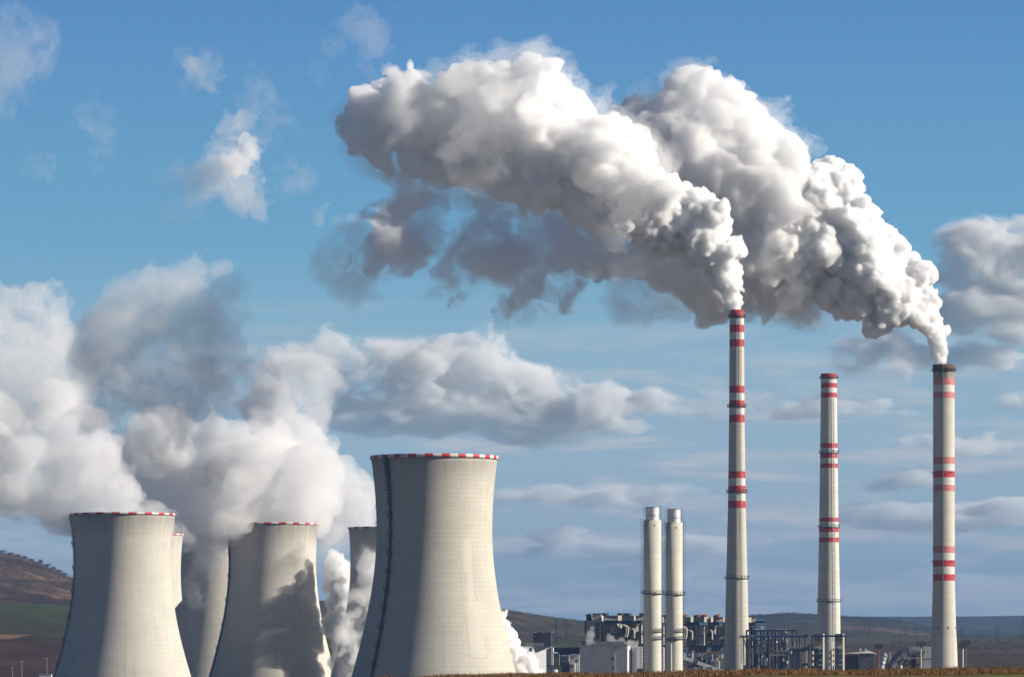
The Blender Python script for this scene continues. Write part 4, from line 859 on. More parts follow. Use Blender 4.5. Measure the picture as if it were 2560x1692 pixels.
hillf = t.n('ShaderNodeMapRange', i_1=5150, i_2=5230); t.put(t.math('ADD', Y_, t.math('MULTIPLY', t.noise(v, .004, 3), 60)), hillf.inputs[0])
lefty = t.n('ShaderNodeMapRange', i_1=300, i_2=-100); t.put(X_, lefty.inputs[0])
far = t.mix(t.math('MULTIPLY', hillf.outputs[0], lefty.outputs[0]), parcel, scrub)
wf = t.n('ShaderNodeMapRange', i_1=7500, i_2=7900); t.put(Y_, wf.inputs[0])
wr = t.n('ShaderNodeMapRange', i_1=.30, i_2=.42); t.put(t.noise(v, .0022, 4, .6), wr.inputs[0])
# left: winter wheat thin over brown soil, a bare tan patch, plough land nearer
wheat = t.ramp(t.noise(t.vscale(v, (1, .35, 1)), .0065, 6, .68, .5), [(.36, (.060, .036, .026)), (.47, (.062, .058, .022)), (.58, (.070, .090, .024)), (.7, (.095, .115, .032))])
wheat = t.mix(1.0, wheat, t.n('ShaderNodeCombineColor', i_0=fine, i_1=fine, i_2=fine), 'MULTIPLY')
plough = t.ramp(t.noise(t.vscale(v, (1, .4, 1)), .012, 6, .7), [(.35, (.05, .028, .022)), (.65, (.10, .058, .042))])
bl = t.n('ShaderNodeMapRange', i_1=3960, i_2=4010); t.put(t.math('ADD', Y_, t.math('MULTIPLY', t.noise(v, .01, 3), 70)), bl.inputs[0])
lf = t.mix(bl, plough, wheat)
tp = t.math('MULTIPLY', t.math('LESS_THAN', t.math('ADD', X_, t.math('MULTIPLY', t.noise(v, .02, 3), 26)), -492), t.math('MULTIPLY', t.math('GREATER_THAN', Y_, 4020), t.math('LESS_THAN', Y_, 4215)))
lf = t.mix(tp, lf, (.23, .15, .095, 1))
fl = t.math('MULTIPLY', lefty.outputs[0], t.math('SUBTRACT', 1.0, hillf.outputs[0]))
far = t.mix(fl, far, lf)
far = t.mix(t.math('MULTIPLY', wf.outputs[0], wr.outputs[0]), far, wood)
# worked yard round the plant
yard = t.ramp(t.noise(v, .03, 6, .6), [(.35, (.10, .09, .075)), (.6, (.22, .19, .15))])
yf = t.n('ShaderNodeMapRange', i_1=3000, i_2=3200); t.put(Y_, yf.inputs[0])
far = t.mix(yf, yard, far)
nf = t.n('ShaderNodeMapRange', i_1=400, i_2=700); t.put(Y_, nf.inputs[0])
out = t.mix(nf, near, t.mix(1.0, far, (.85, .82, .80, 1), 'MULTIPLY'))
b = t.n('ShaderNodeBsdfPrincipled', i_Base_Color=out, i_Roughness=1.0); b.inputs['Specular IOR Level'].default_value = 0
t.n('ShaderNodeOutputMaterial', i_0=b)
nc = len(xs_); ii = np.arange((len(ds_) - 1) * (nc - 1)); a_ = (ii // (nc - 1)) * nc + ii % (nc - 1)
gob = link('ground', np.stack([Xg.ravel(), Yg.ravel(), Zg.ravel()], 1), np.stack([a_, a_ + 1, a_ + nc + 1, a_ + nc], 1), 'land', smooth=True)
tag(gob, kind='structure')

# ------------------------------------------------------------------ dry grass along the crest of the field
for nm, cc in (('straw', (.27, .17, .088)), ('rust_grass', (.19, .095, .048)), ('dead_grass', (.11, .064, .038))):
    plain(nm, cc, .9, var=.5, scale=3.0, spec=.1)
rg = np.random.default_rng(11); NB = 80000
bx_ = rg.uniform(930, 2750, NB); bd = 188 + 30 * rg.random(NB) ** .7
bz = np.array([ground_at(x, d) for x, d in zip(bx_, bd)]); patch = .5 + .5 * np.sin(bx_ * .031 + np.sin(bx_ * .013) * 2) * np.sin(bd * .21 + bx_ * .004)
hgt = (.07 + .15 * rg.random(NB) ** 2) * (.55 + .7 * patch); hgt[rg.random(NB) < .012] *= 1.9
bX = (bx_ - CX) / F * bd; an_ = rg.uniform(0, 6.28, NB); wid = rg.uniform(.006, .014, NB); lean = rg.normal(0, .28, NB) * hgt - .06 * hgt
dx, dy = np.cos(an_) * wid, np.sin(an_) * wid
Vg = np.stack([np.stack([bX - dx, bd - dy, bz - .03], 1), np.stack([bX + dx, bd + dy, bz - .03], 1),
               np.stack([bX + dx * .7 + lean * .45, bd + dy * .7, bz + hgt * .6], 1), np.stack([bX - dx * .7 + lean * .45, bd - dy * .7, bz + hgt * .6], 1),
               np.stack([bX + dx * .1 + lean, bd, bz + hgt], 1), np.stack([bX - dx * .1 + lean, bd, bz + hgt], 1)], 1).reshape(-1, 3)
q = np.arange(NB) * 6; Q = np.stack([np.stack([q, q + 1, q + 2, q + 3], 1), np.stack([q + 3, q + 2, q + 4, q + 5], 1)], 1).reshape(-1, 4)
mi = np.repeat(rg.choice(3, NB, p=[.3, .45, .25]), 2)
tag(link('dry_grass', Vg, Q, ['straw', 'rust_grass', 'dead_grass'], None, mi), 'brown dry grass along the crest of the near field', 'grass', kind='stuff')

# ------------------------------------------------------------------ scrub, trees and woods
for nm, cc in (('twigs_dark', (.022, .018, .014)), ('twigs_brown', (.055, .036, .026)), ('twigs_grey', (.075, .058, .045)), ('twigs_green', (.022, .032, .014))):
    plain(nm, cc, 1.0, var=.5, scale=.3, spec=0)
def crown_cloud(c, rx, rz, n, size, rng):
    """n small twig-sized faces spread through a crown's volume in a few uneven clumps"""
    nc_ = max(3, n // 18); cl = rng.normal(0, .5, (nc_, 3)); cl[:, 2] = np.abs(cl[:, 2]) * .9
    pick = rng.integers(0, nc_, n); p = cl[pick] + rng.normal(0, .22, (n, 3)); p[:, 2] = np.clip(p[:, 2], -.1, 1.5)
    p = p * np.array([rx, rx, rz]) + np.array(c)
    a = rng.normal(0, 1, (n, 3)); a /= np.linalg.norm(a, axis=1)[:, None]; b_ = np.cross(a, rng.normal(0, 1, (n, 3))); b_ /= np.linalg.norm(b_, axis=1)[:, None]
    s = size * rng.uniform(.5, 1.3, n)[:, None]
    V = np.stack([p - a * s - b_ * s * .5, p + a * s - b_ * s * .5, p + a * s * .8 + b_ * s * .5, p - a * s * .8 + b_ * s * .5], 1).reshape(-1, 3)
    q = np.arange(n) * 4; return V, np.stack([q, q + 1, q + 2, q + 3], 1)
def tree(name, label, cat, px, d, h_px, w_px, mats, rng, n=160, group=None, share=(.5, .35, .15)):
    k = MPP(d); x = (px - CX) * k; z = ground_at(px, d); h = h_px * k; wv_ = w_px * k / 2
    root = thing(name, label, cat, (x, d, z), group)
    tr = MB(); tr.tube([(x, d, z - .5), (x + .03 * h, d, z + h * .3), (x, d, z + h * .62)], [h * .035, h * .025, h * .008], 6)
    for j in range(4):
        a = 6.28 * j / 4 + rng.random(); tr.tube([(x, d, z + h * (.18 + .1 * j)), (x + math.cos(a) * wv_ * .6, d + math.sin(a) * wv_ * .6, z + h * (.5 + .1 * j))], [h * .014, h * .005], 5)
    tr.build('trunk', 'wood', root)
    V, Q_ = crown_cloud((x, d, z + h * .32), wv_ * .75, h * .55, n, max(h * .055, k * .8), rng)
    link('crown', V, Q_, mats, root, rng.choice(len(mats), len(Q_), p=share[:len(mats)]))
    return root
rt = np.random.default_rng(21)
g_ = 'bare trees on the hill crest'
crest = [(4, 11, 34, 'widest bare thicket on the hill crest at the frame edge'), (26, 9, 30, 'second bare thicket along the hill crest from the frame edge'), (45, 9, 30, 'bare tree in the thick row high on the hill crest'),
         (62, 10, 28, 'bare bush at the downhill end of the crest row'), (77, 7, 20, 'small bare bush just above the lone crest tree'), (101, 15, 18, 'lone tall bare tree standing out on the hill crest'),
         (117, 8, 22, 'low bush just below the lone crest tree'), (131, 7, 20, 'low bush half way from the lone tree to the leftmost tower'), (146, 6, 20, 'small dark bush on the lower crest by the tower'), (161, 5, 16, 'last tiny bush on the crest before the tower hides it')]
for px, h, w_, lb in crest:
    tree('bare_tree', lb, 'tree', px, 6480, h, w_, ['twigs_dark', 'twigs_brown', 'twigs_grey'], rt, 420, g_)
def thicket(name, label, spots, mats, share, n=26, size=None):
    """one mass of scrub that reads as a whole"""
    Vs = []; Qs = []; o = 0
    for px, d, h_px, w_px in spots:
        k = MPP(d); x = (px - CX) * k; V, Q_ = crown_cloud((x, d, ground_at(px, d) - .2 * h_px * k), w_px * k / 2, h_px * k, n, max(h_px * k * .14, k * .5), rt)
        Vs.append(V); Qs.append(Q_ + o); o += len(V)
    Q_ = np.concatenate(Qs)
    return tag(link(name, np.concatenate(Vs), Q_, mats, None, rt.choice(len(mats), len(Q_), p=share)), label, 'scrub', kind='stuff')
sp1 = [(rt.uniform(-60, 190), 5260 + 1200 * rt.random() ** .8, rt.uniform(3, 8), rt.uniform(8, 20)) for _ in range(420)]
sp1 += [(rt.uniform(-60, 190), 5230 + 25 * rt.random(), rt.uniform(4, 9), rt.uniform(10, 20)) for _ in range(120)]
sp1 += [(x, 6470 + rt.uniform(-40, 10), rt.uniform(2.5, 5), rt.uniform(8, 14)) for x in np.linspace(-40, 185, 60)]
thicket('scrub', 'brown scrub covering the hillside left of the towers', sp1, ['twigs_dark', 'twigs_brown', 'twigs_grey'], (.4, .4, .2))
sp2 = [(rt.uniform(1260, 1500), rt.uniform(4700, 5600), rt.uniform(3, 8), rt.uniform(8, 22)) for _ in range(150)]
sp2 += [(rt.uniform(2230, 2600), rt.choice([4300, 4800, 5400, 6400]) + rt.uniform(-60, 60), rt.uniform(3, 9), rt.uniform(8, 26)) for _ in range(260)]
sp2 += [(rt.uniform(1870, 2350), rt.choice([5300, 6300, 7000]) + rt.uniform(-60, 60), rt.uniform(3, 7), rt.uniform(8, 26)) for _ in range(220)]
thicket('hedgerow', 'brown hedges and scrub on the plain beyond the plant', sp2, ['twigs_dark', 'twigs_brown', 'twigs_green'], (.4, .4, .2))
sp3 = [(rt.uniform(1860, 2340), 8200 + 450 * rt.random(), rt.uniform(2, 5), rt.uniform(6, 14)) for _ in range(420)] + [(rt.uniform(1255, 1450), 6300 + 250 * rt.random(), rt.uniform(2, 4), rt.uniform(6, 14)) for _ in range(120)]
thicket('woodland', 'dark woods along the crests of the far hills', sp3, ['twigs_dark', 'twigs_green', 'twigs_brown'], (.45, .35, .2))

# ------------------------------------------------------------------ smoke, steam and clouds: closed billowing shells, a soft shell of vapour round a white core
def bspl(n, c):
    M = np.zeros((len(c), n + 3), np.float32); i = np.floor(c).astype(int); t = (c - i).astype(np.float32); r = np.arange(len(c))
    for k, b in enumerate(((1 - t) ** 3 / 6, (3 * t ** 3 - 6 * t ** 2 + 4) / 6, (-3 * t ** 3 + 3 * t ** 2 + 3 * t + 1) / 6, t ** 3 / 6)): M[r, i + k] += b
    return M
def lattice(shape, vox, scale, rng):
    Ms = []; ns = []
    for a in range(3):
        c = np.arange(shape[a]) * vox / scale + rng.random(); n = int(c[-1]) + 2; Ms.append(bspl(n, c)); ns.append(n + 3)
    L = rng.standard_normal(ns).astype(np.float32) * 1.7
    out = np.tensordot(Ms[0], L, (1, 0)); out = np.matmul(Ms[1], out); return np.matmul(out, Ms[2].T)
def tidy(v, q, least):
    """drops crumbs: closed pieces of fewer than 'least' points"""
    if not len(q): return v, q
    lab = np.arange(len(v))
    while True:
        m = lab[q].min(1); new = lab.copy()
        for k in range(4): np.minimum.at(new, q[:, k], m)
        np.minimum.at(new, lab, new); new = new[new]; new = new[new]
        if np.array_equal(new, lab): break
        lab = new
    big = np.bincount(lab, minlength=len(v))[lab] >= least; keep = big[q[:, 0]]; idx = np.cumsum(big) - 1
    return v[big], idx[q[keep]]
class Billow:
    """a field of spheres on spheres: positive inside, metres from the surface"""
    def __init__(s, S, pad, vox):
        s.S = np.asarray(S, float); s.vox = vox; s.pad = pad
        s.lo = (s.S[:, :3] - s.S[:, 3:] * 1.5).min(0) - pad; hi = (s.S[:, :3] + s.S[:, 3:] * 1.5).max(0) + pad
        s.n = ((hi - s.lo) / vox).astype(int) + 1; s.f = np.full(s.n, -1e3, np.float32)
    def stamp(s, c, r):
        a = np.maximum(np.floor((c - r - s.pad - s.lo) / s.vox).astype(int), 0); b = np.minimum(np.ceil((c + r + s.pad - s.lo) / s.vox).astype(int) + 1, s.n)
        if np.any(b <= a): return
        g = [(s.lo[k] + np.arange(a[k], b[k]) * s.vox - c[k]).astype(np.float32) ** 2 for k in range(3)]
        d = r - np.sqrt(g[0][:, None, None] + g[1][None, :, None] + g[2][None, None, :])
        v = s.f[a[0]:b[0], a[1]:b[1], a[2]:b[2]]; np.maximum(v, d, out=v)
    def at(s, c): return s.f[tuple(np.clip(((c - s.lo) / s.vox).astype(int), 0, s.n - 1))]
    def grow(s, rng, kids, shrink=(.3, .5), rmin=None):
        for p in s.S: s.stamp(p[:3], p[3])
        lev = [(p[:3], p[3]) for p in s.S]; rmin = rmin or 1.4 * s.vox
        for k in kids:
            nx = []
            for c, r in lev:
                for _ in range(k):
                    v = rng.standard_normal(3); v /= np.linalg.norm(v); r2 = r * rng.uniform(*shrink); c2 = c + v * r * rng.uniform(.72, 1.0)
                    if r2 < rmin or s.at(c2) > r2 * .8: continue
                    nx.append((c2, r2))
            for c, r in nx: s.stamp(c, r)
            lev = nx
        return s
    def rough(s, rng, octs):
        for sc_, a in octs: s.f += lattice(s.f.shape, s.vox, sc_, rng) * np.float32(a)
        return s
    def swirl(s, rng, R, amt): s.f = curl(np.maximum(s.f, -3.9 * s.vox), s.vox, R, amt, rng); return s
    def shell(s, iso):
        f = np.clip(s.f, iso - 30, iso + 30)
        for ax in range(3):
            sl = [slice(None)] * 3
            for e in (0, -1): sl[ax] = e; f[tuple(sl)] = iso - 30
        g = vdb.FloatGrid(float(iso - 30)); g.copyFromArray(f); pts, tri, qd = g.convertToPolygons(float(iso))
        return tidy(pts * s.vox + s.lo, qd[:, ::-1], 700)
def vapour(name, label, cat, layers, group=None, kind=None):
    """layers = [(points, quads, material)] closed shells merged into one object"""
    V = []; Q = []; M = []; mats = []; o = 0
    for v, q, m in layers:
        if not len(q): continue
        if m not in mats: mats.append(m)
        V.append(v); Q.append(q + o); M.append(np.full(len(q), mats.index(m))); o += len(v)
    V = np.concatenate(V); b = V.mean(0)
    ob = link(name, V - b, np.concatenate(Q), mats, None, np.concatenate(M), None, True); ob.location = tuple(b)
    print(name, len(V)); return tag(ob, label, cat, group, kind)
KD = 2560 / 2372
def spheres(L, d, rng, jit=.25, rs=.9, dz=0.0):
    """(column, row, radius[, metres further away]) in the photo at distance d -> spheres"""
    out = []
    for p in L:
        x, y, r = p[0] * KD, p[1] * KD, p[2] * KD; o = p[3] if len(p) > 3 else 0.0; R = r * MPP(d) * rs
        dd = d + dz + o + rng.uniform(-jit, jit) * R; q = P(x, y, d); q[1] = dd; out.append((*q, R))
    return out

core('white_core', (.68, .68, .69)); core('steam_core', (.54, .54, .55)); vol('vapour_steam', .055, (.978, .978, .982))
VC = (.989, .989, .990)
vol('vapour_crisp', .80, VC); vol('vapour_medium', .22, VC); vol('vapour_soft', .10, VC); vol('vapour_thin', .020, VC); vol('vapour_faint', .0075, VC)

def curl(f, vox, R, amt, rng):
    """drags the field about by smooth swirls of two sizes, tearing its edges into hooks and streaks"""
    n = f.shape; D = [np.zeros(n, np.float32) for _ in range(3)]
    for sc_, a in ((R * 1.1, .34 * R), (R * .42, .17 * R), (max(R * .17, 2.2 * vox), .075 * R)):
        for k in range(3): D[k] += lattice(n, vox, sc_, rng) * np.float32(a * amt * (1.35 if k == 0 else .8 if k == 2 else 1.0) / vox)
    ix = np.ogrid[:n[0], :n[1], :n[2]]
    c = [np.clip(ix[k] + D[k], 0, n[k] - 1.001) for k in range(3)]; i = [q.astype(np.int32) for q in c]; t = [(c[k] - i[k]).astype(np.float32) for k in range(3)]
    g = f.ravel(); s1 = n[1] * n[2]; s2 = n[2]; b = i[0] * s1 + i[1] * s2 + i[2]; out = np.zeros(n, np.float32)
    for a_ in (0, 1):
        for b_ in (0, 1):
            for c_ in (0, 1):
                w = (t[0] if a_ else 1 - t[0]) * (t[1] if b_ else 1 - t[1]) * (t[2] if c_ else 1 - t[2]); out += w * g[b + (a_ * s1 + b_ * s2 + c_)]
    return out
def rag(seed, L, d, vox, mats, jit=.3, rs=1.0, ragged=1.0, squash=1.0, steps=None, seedscale=1.0, warp=1.0, cap=1.15):
    """torn vapour: a soft sum of spheres broken up by noise at every scale, as nested shells that thicken inwards"""
    rng = np.random.default_rng(seed); S = np.array(spheres(L, d, rng, jit, rs)); R = float(np.median(S[:, 3]))
    mg = .9 * R * warp * np.array([1.2, .9, .8]); lo = (S[:, :3] - 1.7 * S[:, 3:]).min(0) - mg; hi = (S[:, :3] + 1.7 * S[:, 3:]).max(0) + mg; n = ((hi - lo) / vox).astype(int) + 1
    f = np.zeros(n, np.float32)
    for c in S:
        r = c[3]; e = 1.7 * r
        a = np.maximum(np.floor((c[:3] - e - lo) / vox).astype(int), 0); b = np.minimum(np.ceil((c[:3] + e - lo) / vox).astype(int) + 1, n)
        g = [((lo[k] + np.arange(a[k], b[k]) * vox - c[k]) / e).astype(np.float32) ** 2 for k in range(3)]
        q = np.clip(1 - (g[0][:, None, None] + g[1][None, :, None] + g[2][None, None, :] / squash), 0, 1); f[a[0]:b[0], a[1]:b[1], a[2]:b[2]] += q * q
    f = np.minimum(f, cap)
    w = np.zeros_like(f); sc_ = R * 1.5 * seedscale; am = .42 * ragged
    while sc_ > 1.6 * vox: w += lattice(f.shape, vox, sc_, rng) * np.float32(am); sc_ *= .48; am *= .76
    f = f + w * np.clip(f * 3.0, 0, 1)
    if warp: f = curl(f, vox, R, warp, rng)
    for ax in range(3):
        sl = [slice(None)] * 3
        for e in (0, -1): sl[ax] = e; f[tuple(sl)] = -1
    out = []
    for i, m in zip(steps or np.linspace(.34, .95, len(mats)), mats):
        g = vdb.FloatGrid(-1.0); g.copyFromArray(f); pts, tri, qd = g.convertToPolygons(float(i))
        if len(qd): out.append((*tidy(pts * vox + lo, qd[:, ::-1], 90), m))
    return out

def plume(seed, L, d, vox, kids, octs, layers, jit=.25, rs=.9, shrink=(.22, .54), sw=None):
    """layers = [(iso, material)]; returns shells"""
    rng = np.random.default_rng(seed); B = Billow(spheres(L, d, rng, jit, rs), 4 * vox, vox).grow(rng, kids, shrink).rough(rng, octs)
    if sw: B.swirl(rng, *sw)
    return [(*B.shell(i), m) for i, m in layers]

# --- smoke of the tallest chimney
crisp1 = [(1707, 728, 16), (1706, 718, 17), (1705, 708, 18), (1702, 697, 20), (1698, 682, 24), (1689, 660, 30), (1671, 630, 41), (1652, 590, 56), (1690, 612, 22), (1625, 540, 74), (1640, 500, 48), (1575, 510, 80), (1530, 490, 84), (1600, 480, 50), (1550, 560, 44), (1490, 545, 40), (1600, 610, 28), (1470, 470, 80)]
soft1 = [(1450, 435, 100), (1400, 395, 110), (1330, 350, 118), (1270, 310, 122), (1200, 300, 130), (1130, 300, 125), (1060, 300, 110), (980, 285, 102), (915, 275, 85), (868, 262, 56), (885, 300, 60), (870, 320, 44), (955, 190, 38), (985, 178, 24), (1225, 185, 52), (1190, 215, 50), (1345, 262, 55), (1400, 300, 62), (853, 335, 44), (880, 365, 42), (1110, 375, 62), (1060, 400, 46), (1180, 410, 52), (1300, 430, 60), (1380, 470, 60), (1330, 490, 34), (1430, 330, 50)]
tail1 = [(1225, 145, 22), (1150, 175, 30), (1090, 185, 24), (1290, 190, 30), (905, 400, 30), (960, 410, 46), (955, 445, 36), (925, 472, 32), (885, 493, 26), (840, 503, 18), (815, 300, 22), (1130, 160, 16), (900, 175, 20)]
ly = plume(31, crisp1, 2200, .56, (16, 12, 7), ((9, 1.5), (3.6, 1.2), (1.6, .7)), [(0, 'vapour_crisp'), (4.2, 'white_core')], sw=(8, .15))
ly += plume(32, soft1, 2200, .82, (15, 11, 6), ((18, 3.0), (7.5, 2.3), (3.4, 1.5), (1.8, .6)), [(0, 'vapour_medium'), (12, 'white_core')], .25, .97, sw=(17, .55))
ly += rag(35, soft1, 2200, 1.0, ['vapour_thin', 'vapour_thin'], rs=1.06, ragged=2.0, steps=[.34, .62], warp=1.3)
ly += rag(33, tail1, 2200, .9, ['vapour_thin', 'vapour_soft', 'vapour_soft'], ragged=2.2, cap=1.0)
vapour('smoke_plume', 'bright smoke plume rising from the tallest striped chimney', 'smoke', ly, 'smoke plumes')

# --- smoke of the stout chimney at the right
crisp3 = [(2186, 856, 17), (2186, 846, 18), (2186, 836, 18), (2184, 824, 19), (2180, 808, 22), (2170, 780, 28), (2152, 750, 38), (2126, 718, 52), (2150, 690, 28), (2085, 690, 64), (2120, 640, 40), (2045, 660, 84), (2010, 610, 90), (2075, 600, 42), (1960, 560, 100), (1975, 470, 34), (1925, 480, 80), (1905, 430, 58), (1940, 410, 34), (1860, 430, 44), (1985, 700, 50), (2030, 735, 40), (1930, 660, 60), (1870, 560, 100), (1810, 470, 60), (1960, 520, 50)]
soft3 = [(1830, 620, 90), (1780, 600, 100), (1760, 520, 110), (1790, 690, 44), (1740, 440, 120), (1700, 370, 125), (1640, 310, 110), (1610, 230, 74), (1590, 195, 48), (1640, 215, 42), (1690, 240, 40), (1480, 262, 46), (1510, 300, 60), (1540, 380, 90), (1800, 380, 58), (1828, 360, 28), (1715, 230, 20), (1850, 690, 46), (1680, 620, 90), (1600, 600, 70), (1500, 612, 48), (1420, 618, 44), (1340, 605, 46), (1390, 600, 40)]
mid3 = [(1230, 560, 66), (1200, 510, 52), (1270, 500, 50), (1330, 545, 56), (1160, 560, 50), (1370, 580, 50), (1290, 590, 56), (1180, 470, 40), (1860, 690, 50), (1900, 685, 34), (1760, 690, 40), (1700, 680, 52), (1190, 610, 60), (1240, 660, 58), (1200, 690, 44), (1290, 640, 50), (1310, 675, 34), (1160, 715, 20), (1090, 590, 62), (1040, 560, 56), (1060, 640, 46), (985, 520, 50), (930, 540, 56), (905, 580, 44), (870, 600, 40), (1110, 490, 26), (1130, 540, 36), (960, 470, 30)]
thin3 = [(1640, 690, 50), (1560, 690, 58), (1480, 690, 52), (1420, 665, 34), (1600, 720, 30), (820, 625, 50), (795, 645, 36), (775, 600, 34), (840, 660, 34), (800, 560, 40), (850, 560, 40), (790, 670, 24), (890, 690, 14), (1180, 720, 34), (1240, 710, 34), (1120, 480, 40), (1080, 500, 34), (1020, 690, 20), (1050, 680, 30), (740, 510, 20)]
ly = plume(41, crisp3, 2350, .62, (16, 12, 7), ((9, 1.6), (3.6, 1.3), (1.7, .75)), [(0, 'vapour_crisp'), (4.4, 'white_core')], sw=(8, .15))
ly += plume(42, soft3, 2350, .9, (15, 11, 6), ((18, 3.2), (7.5, 2.4), (3.4, 1.5), (1.9, .6)), [(0, 'vapour_medium'), (12, 'white_core')], .25, .97, sw=(17, .55))
ly += rag(45, soft3, 2350, 1.05, ['vapour_thin', 'vapour_thin'], rs=1.06, ragged=2.0, steps=[.34, .62], warp=1.3)
ly += rag(43, mid3, 2368, .95, ['vapour_thin', 'vapour_thin', 'vapour_soft', 'vapour_soft'], rs=1.08, ragged=2.3, cap=1.0)
ly += rag(44, thin3, 2384, 1.0, ['vapour_faint', 'vapour_thin', 'vapour_thin'], ragged=2.6, rs=1.1, cap=1.0)
vapour('smoke_plume', 'smoke plume from the stout right hand chimney, breaking into grey rags behind the brighter plume', 'smoke', ly, 'smoke plumes')

# --- torn scraps of smoke drifting high on the left
def scrap(seed, label, dense, thin, d=2420, vox=.8, heart=None):
    ly = []
    if heart: ly += rag(seed + 5, heart, d, vox, ['vapour_thin', 'vapour_thin', 'vapour_soft'], ragged=2.0, cap=1.1, warp=1.4)
    if dense: ly += rag(seed, dense, d, vox, ['vapour_faint', 'vapour_thin', 'vapour_thin', 'vapour_thin', 'vapour_thin'], ragged=2.6, rs=1.08, cap=1.1, warp=1.6)
    if thin: ly += rag(seed + 1, thin, d, vox, ['vapour_wisp', 'vapour_wisp', 'vapour_faint'], ragged=3.2, rs=1.15, cap=.9, warp=1.4)
    return vapour('smoke_scrap', label, 'smoke', ly, 'drifting scraps of smoke')
vol('vapour_wisp', .0026, VC)
scrap(51, 'largest torn scrap of smoke, white in the middle with grey wings', [(555, 330, 46), (535, 360, 50), (565, 395, 50), (530, 410, 46), (590, 440, 34), (600, 470, 24), (570, 290, 36), (490, 405, 30), (450, 415, 26), (445, 445, 20), (420, 405, 18), (505, 430, 30), (545, 445, 36)], [(590, 250, 36), (600, 225, 28), (650, 380, 42), (640, 320, 36), (685, 350, 32), (400, 410, 22), (640, 425, 36), (670, 400, 34), (440, 480, 24), (425, 500, 18), (610, 290, 40)], heart=[(560, 365, 32), (545, 392, 30), (572, 335, 24), (588, 412, 24), (595, 445, 20), (540, 350, 24)])
scrap(53, 'small pale puff of smoke high above the largest scrap', [(452, 155, 26), (478, 180, 26), (442, 178, 20), (465, 170, 24)], [(440, 125, 20), (470, 140, 28), (450, 185, 24)])
scrap(55, 'faint short streak of smoke beside the small pale puff', None, [(575, 158, 22), (595, 178, 24), (606, 200, 20), (608, 225, 16)])
scrap(57, 'faint curved wisp of smoke nearest the top of the sky', None, [(820, 36, 22), (845, 55, 26), (866, 80, 28), (876, 108, 28), (868, 140, 26), (850, 170, 20), (770, 100, 26), (752, 165, 24), (745, 190, 18), (800, 80, 24)])
scrap(59, 'thin ragged grey streak of smoke hanging alone on the left', None, [(212, 262, 26), (222, 290, 32), (226, 320, 30), (236, 345, 24), (232, 380, 20), (225, 240, 18), (245, 300, 16)])
scrap(61, 'smallest faint grey smudge of smoke at far left', None, [(105, 378, 26), (85, 393, 20), (120, 370, 16), (66, 402, 14)])
scrap(63, 'broad faint veil of smoke at the left edge of the sky', None, [(30, 100, 60), (85, 105, 44), (20, 160, 60), (70, 150, 40), (5, 210, 44), (25, 80, 40), (110, 115, 26)])

# --- steam of the cooling towers
def steam(seed, label, dense, thin, d, vox=1.4, mats=('vapour_steam', 'steam_core'), deep=17, rs=.9, kids=(13, 9), sw=(26, .55), octs=((26, 4.2), (11, 2.8), (5, 1.7), (2.8, .7)), jit=.5, veil=('vapour_faint', 'vapour_thin', 'vapour_thin')):
    ly = plume(seed, dense, d, vox, kids, octs, [(0, mats[0]), (deep, mats[1])], jit, rs, (.25, .55), sw)
    if thin: ly += rag(seed + 1, thin, d, vox * .8, veil, ragged=1.3)
    return vapour('steam_plume', label, 'steam', ly, 'steam clouds over the cooling towers')
steam(71, 'steam cloud leaving the leftmost tower and drifting out of frame',
      [(290, 1215, 60), (330, 1200, 55), (240, 1205, 60), (200, 1170, 70), (150, 1140, 80), (280, 1130, 80), (90, 1130, 80), (30, 1110, 90), (-40, 1100, 100), (60, 1040, 90), (130, 1040, 90), (220, 1070, 80), (0, 980, 90), (110, 960, 70), (-60, 1000, 100), (210, 1010, 60)],
      [(120, 1175, 40), (60, 1170, 40), (185, 1195, 26), (0, 1165, 40), (412, 1236, 22), (430, 1246, 16), (400, 1225, 24)], 2530)
steam(73, 'brightest steam cloud, rising from the tower with the jagged shadow',
      [(635, 1235, 60), (690, 1225, 45), (580, 1225, 55), (600, 1150, 90), (520, 1180, 90), (680, 1160, 80), (450, 1170, 90), (540, 1080, 100), (620, 1060, 70), (460, 1090, 95), (390, 1060, 90), (400, 980, 62), (480, 1020, 70), (370, 1150, 80), (590, 1010, 50), (700, 1100, 70), (320, 1080, 70)],
      [(660, 1010, 60), (700, 1050, 60)], 2840)
steam(75, 'steam cloud between the tallest tower and its shadowed neighbour',
      [(860, 1235, 40), (800, 1225, 50), (760, 1180, 62), (820, 1170, 44), (730, 1110, 66), (790, 1120, 44), (845, 1150, 34), (690, 1050, 60), (650, 1000, 66), (715, 1200, 50), (850, 1200, 30), (620, 940, 62), (770, 1205, 44)],
      [(850, 1130, 26), (690, 960, 60), (720, 900, 50), (680, 860, 52), (715, 850, 34), (745, 830, 14), (640, 870, 50)], 2900)
steam(77, 'bright round steam billow pressed against the left side of the tallest tower',
      [(862, 1300, 28), (868, 1335, 36), (858, 1372, 28)], [(830, 1400, 30), (820, 1450, 32), (815, 1500, 34), (830, 1545, 34), (845, 1400, 30), (850, 1290, 26)], 2697, 1.1, mats=('vapour_soft', 'steam_core'), deep=6, octs=((12, 1.6), (5, 1.4), (2.6, .9)), jit=.1, sw=(10, .3), veil=('vapour_thin', 'vapour_thin', 'vapour_soft'))
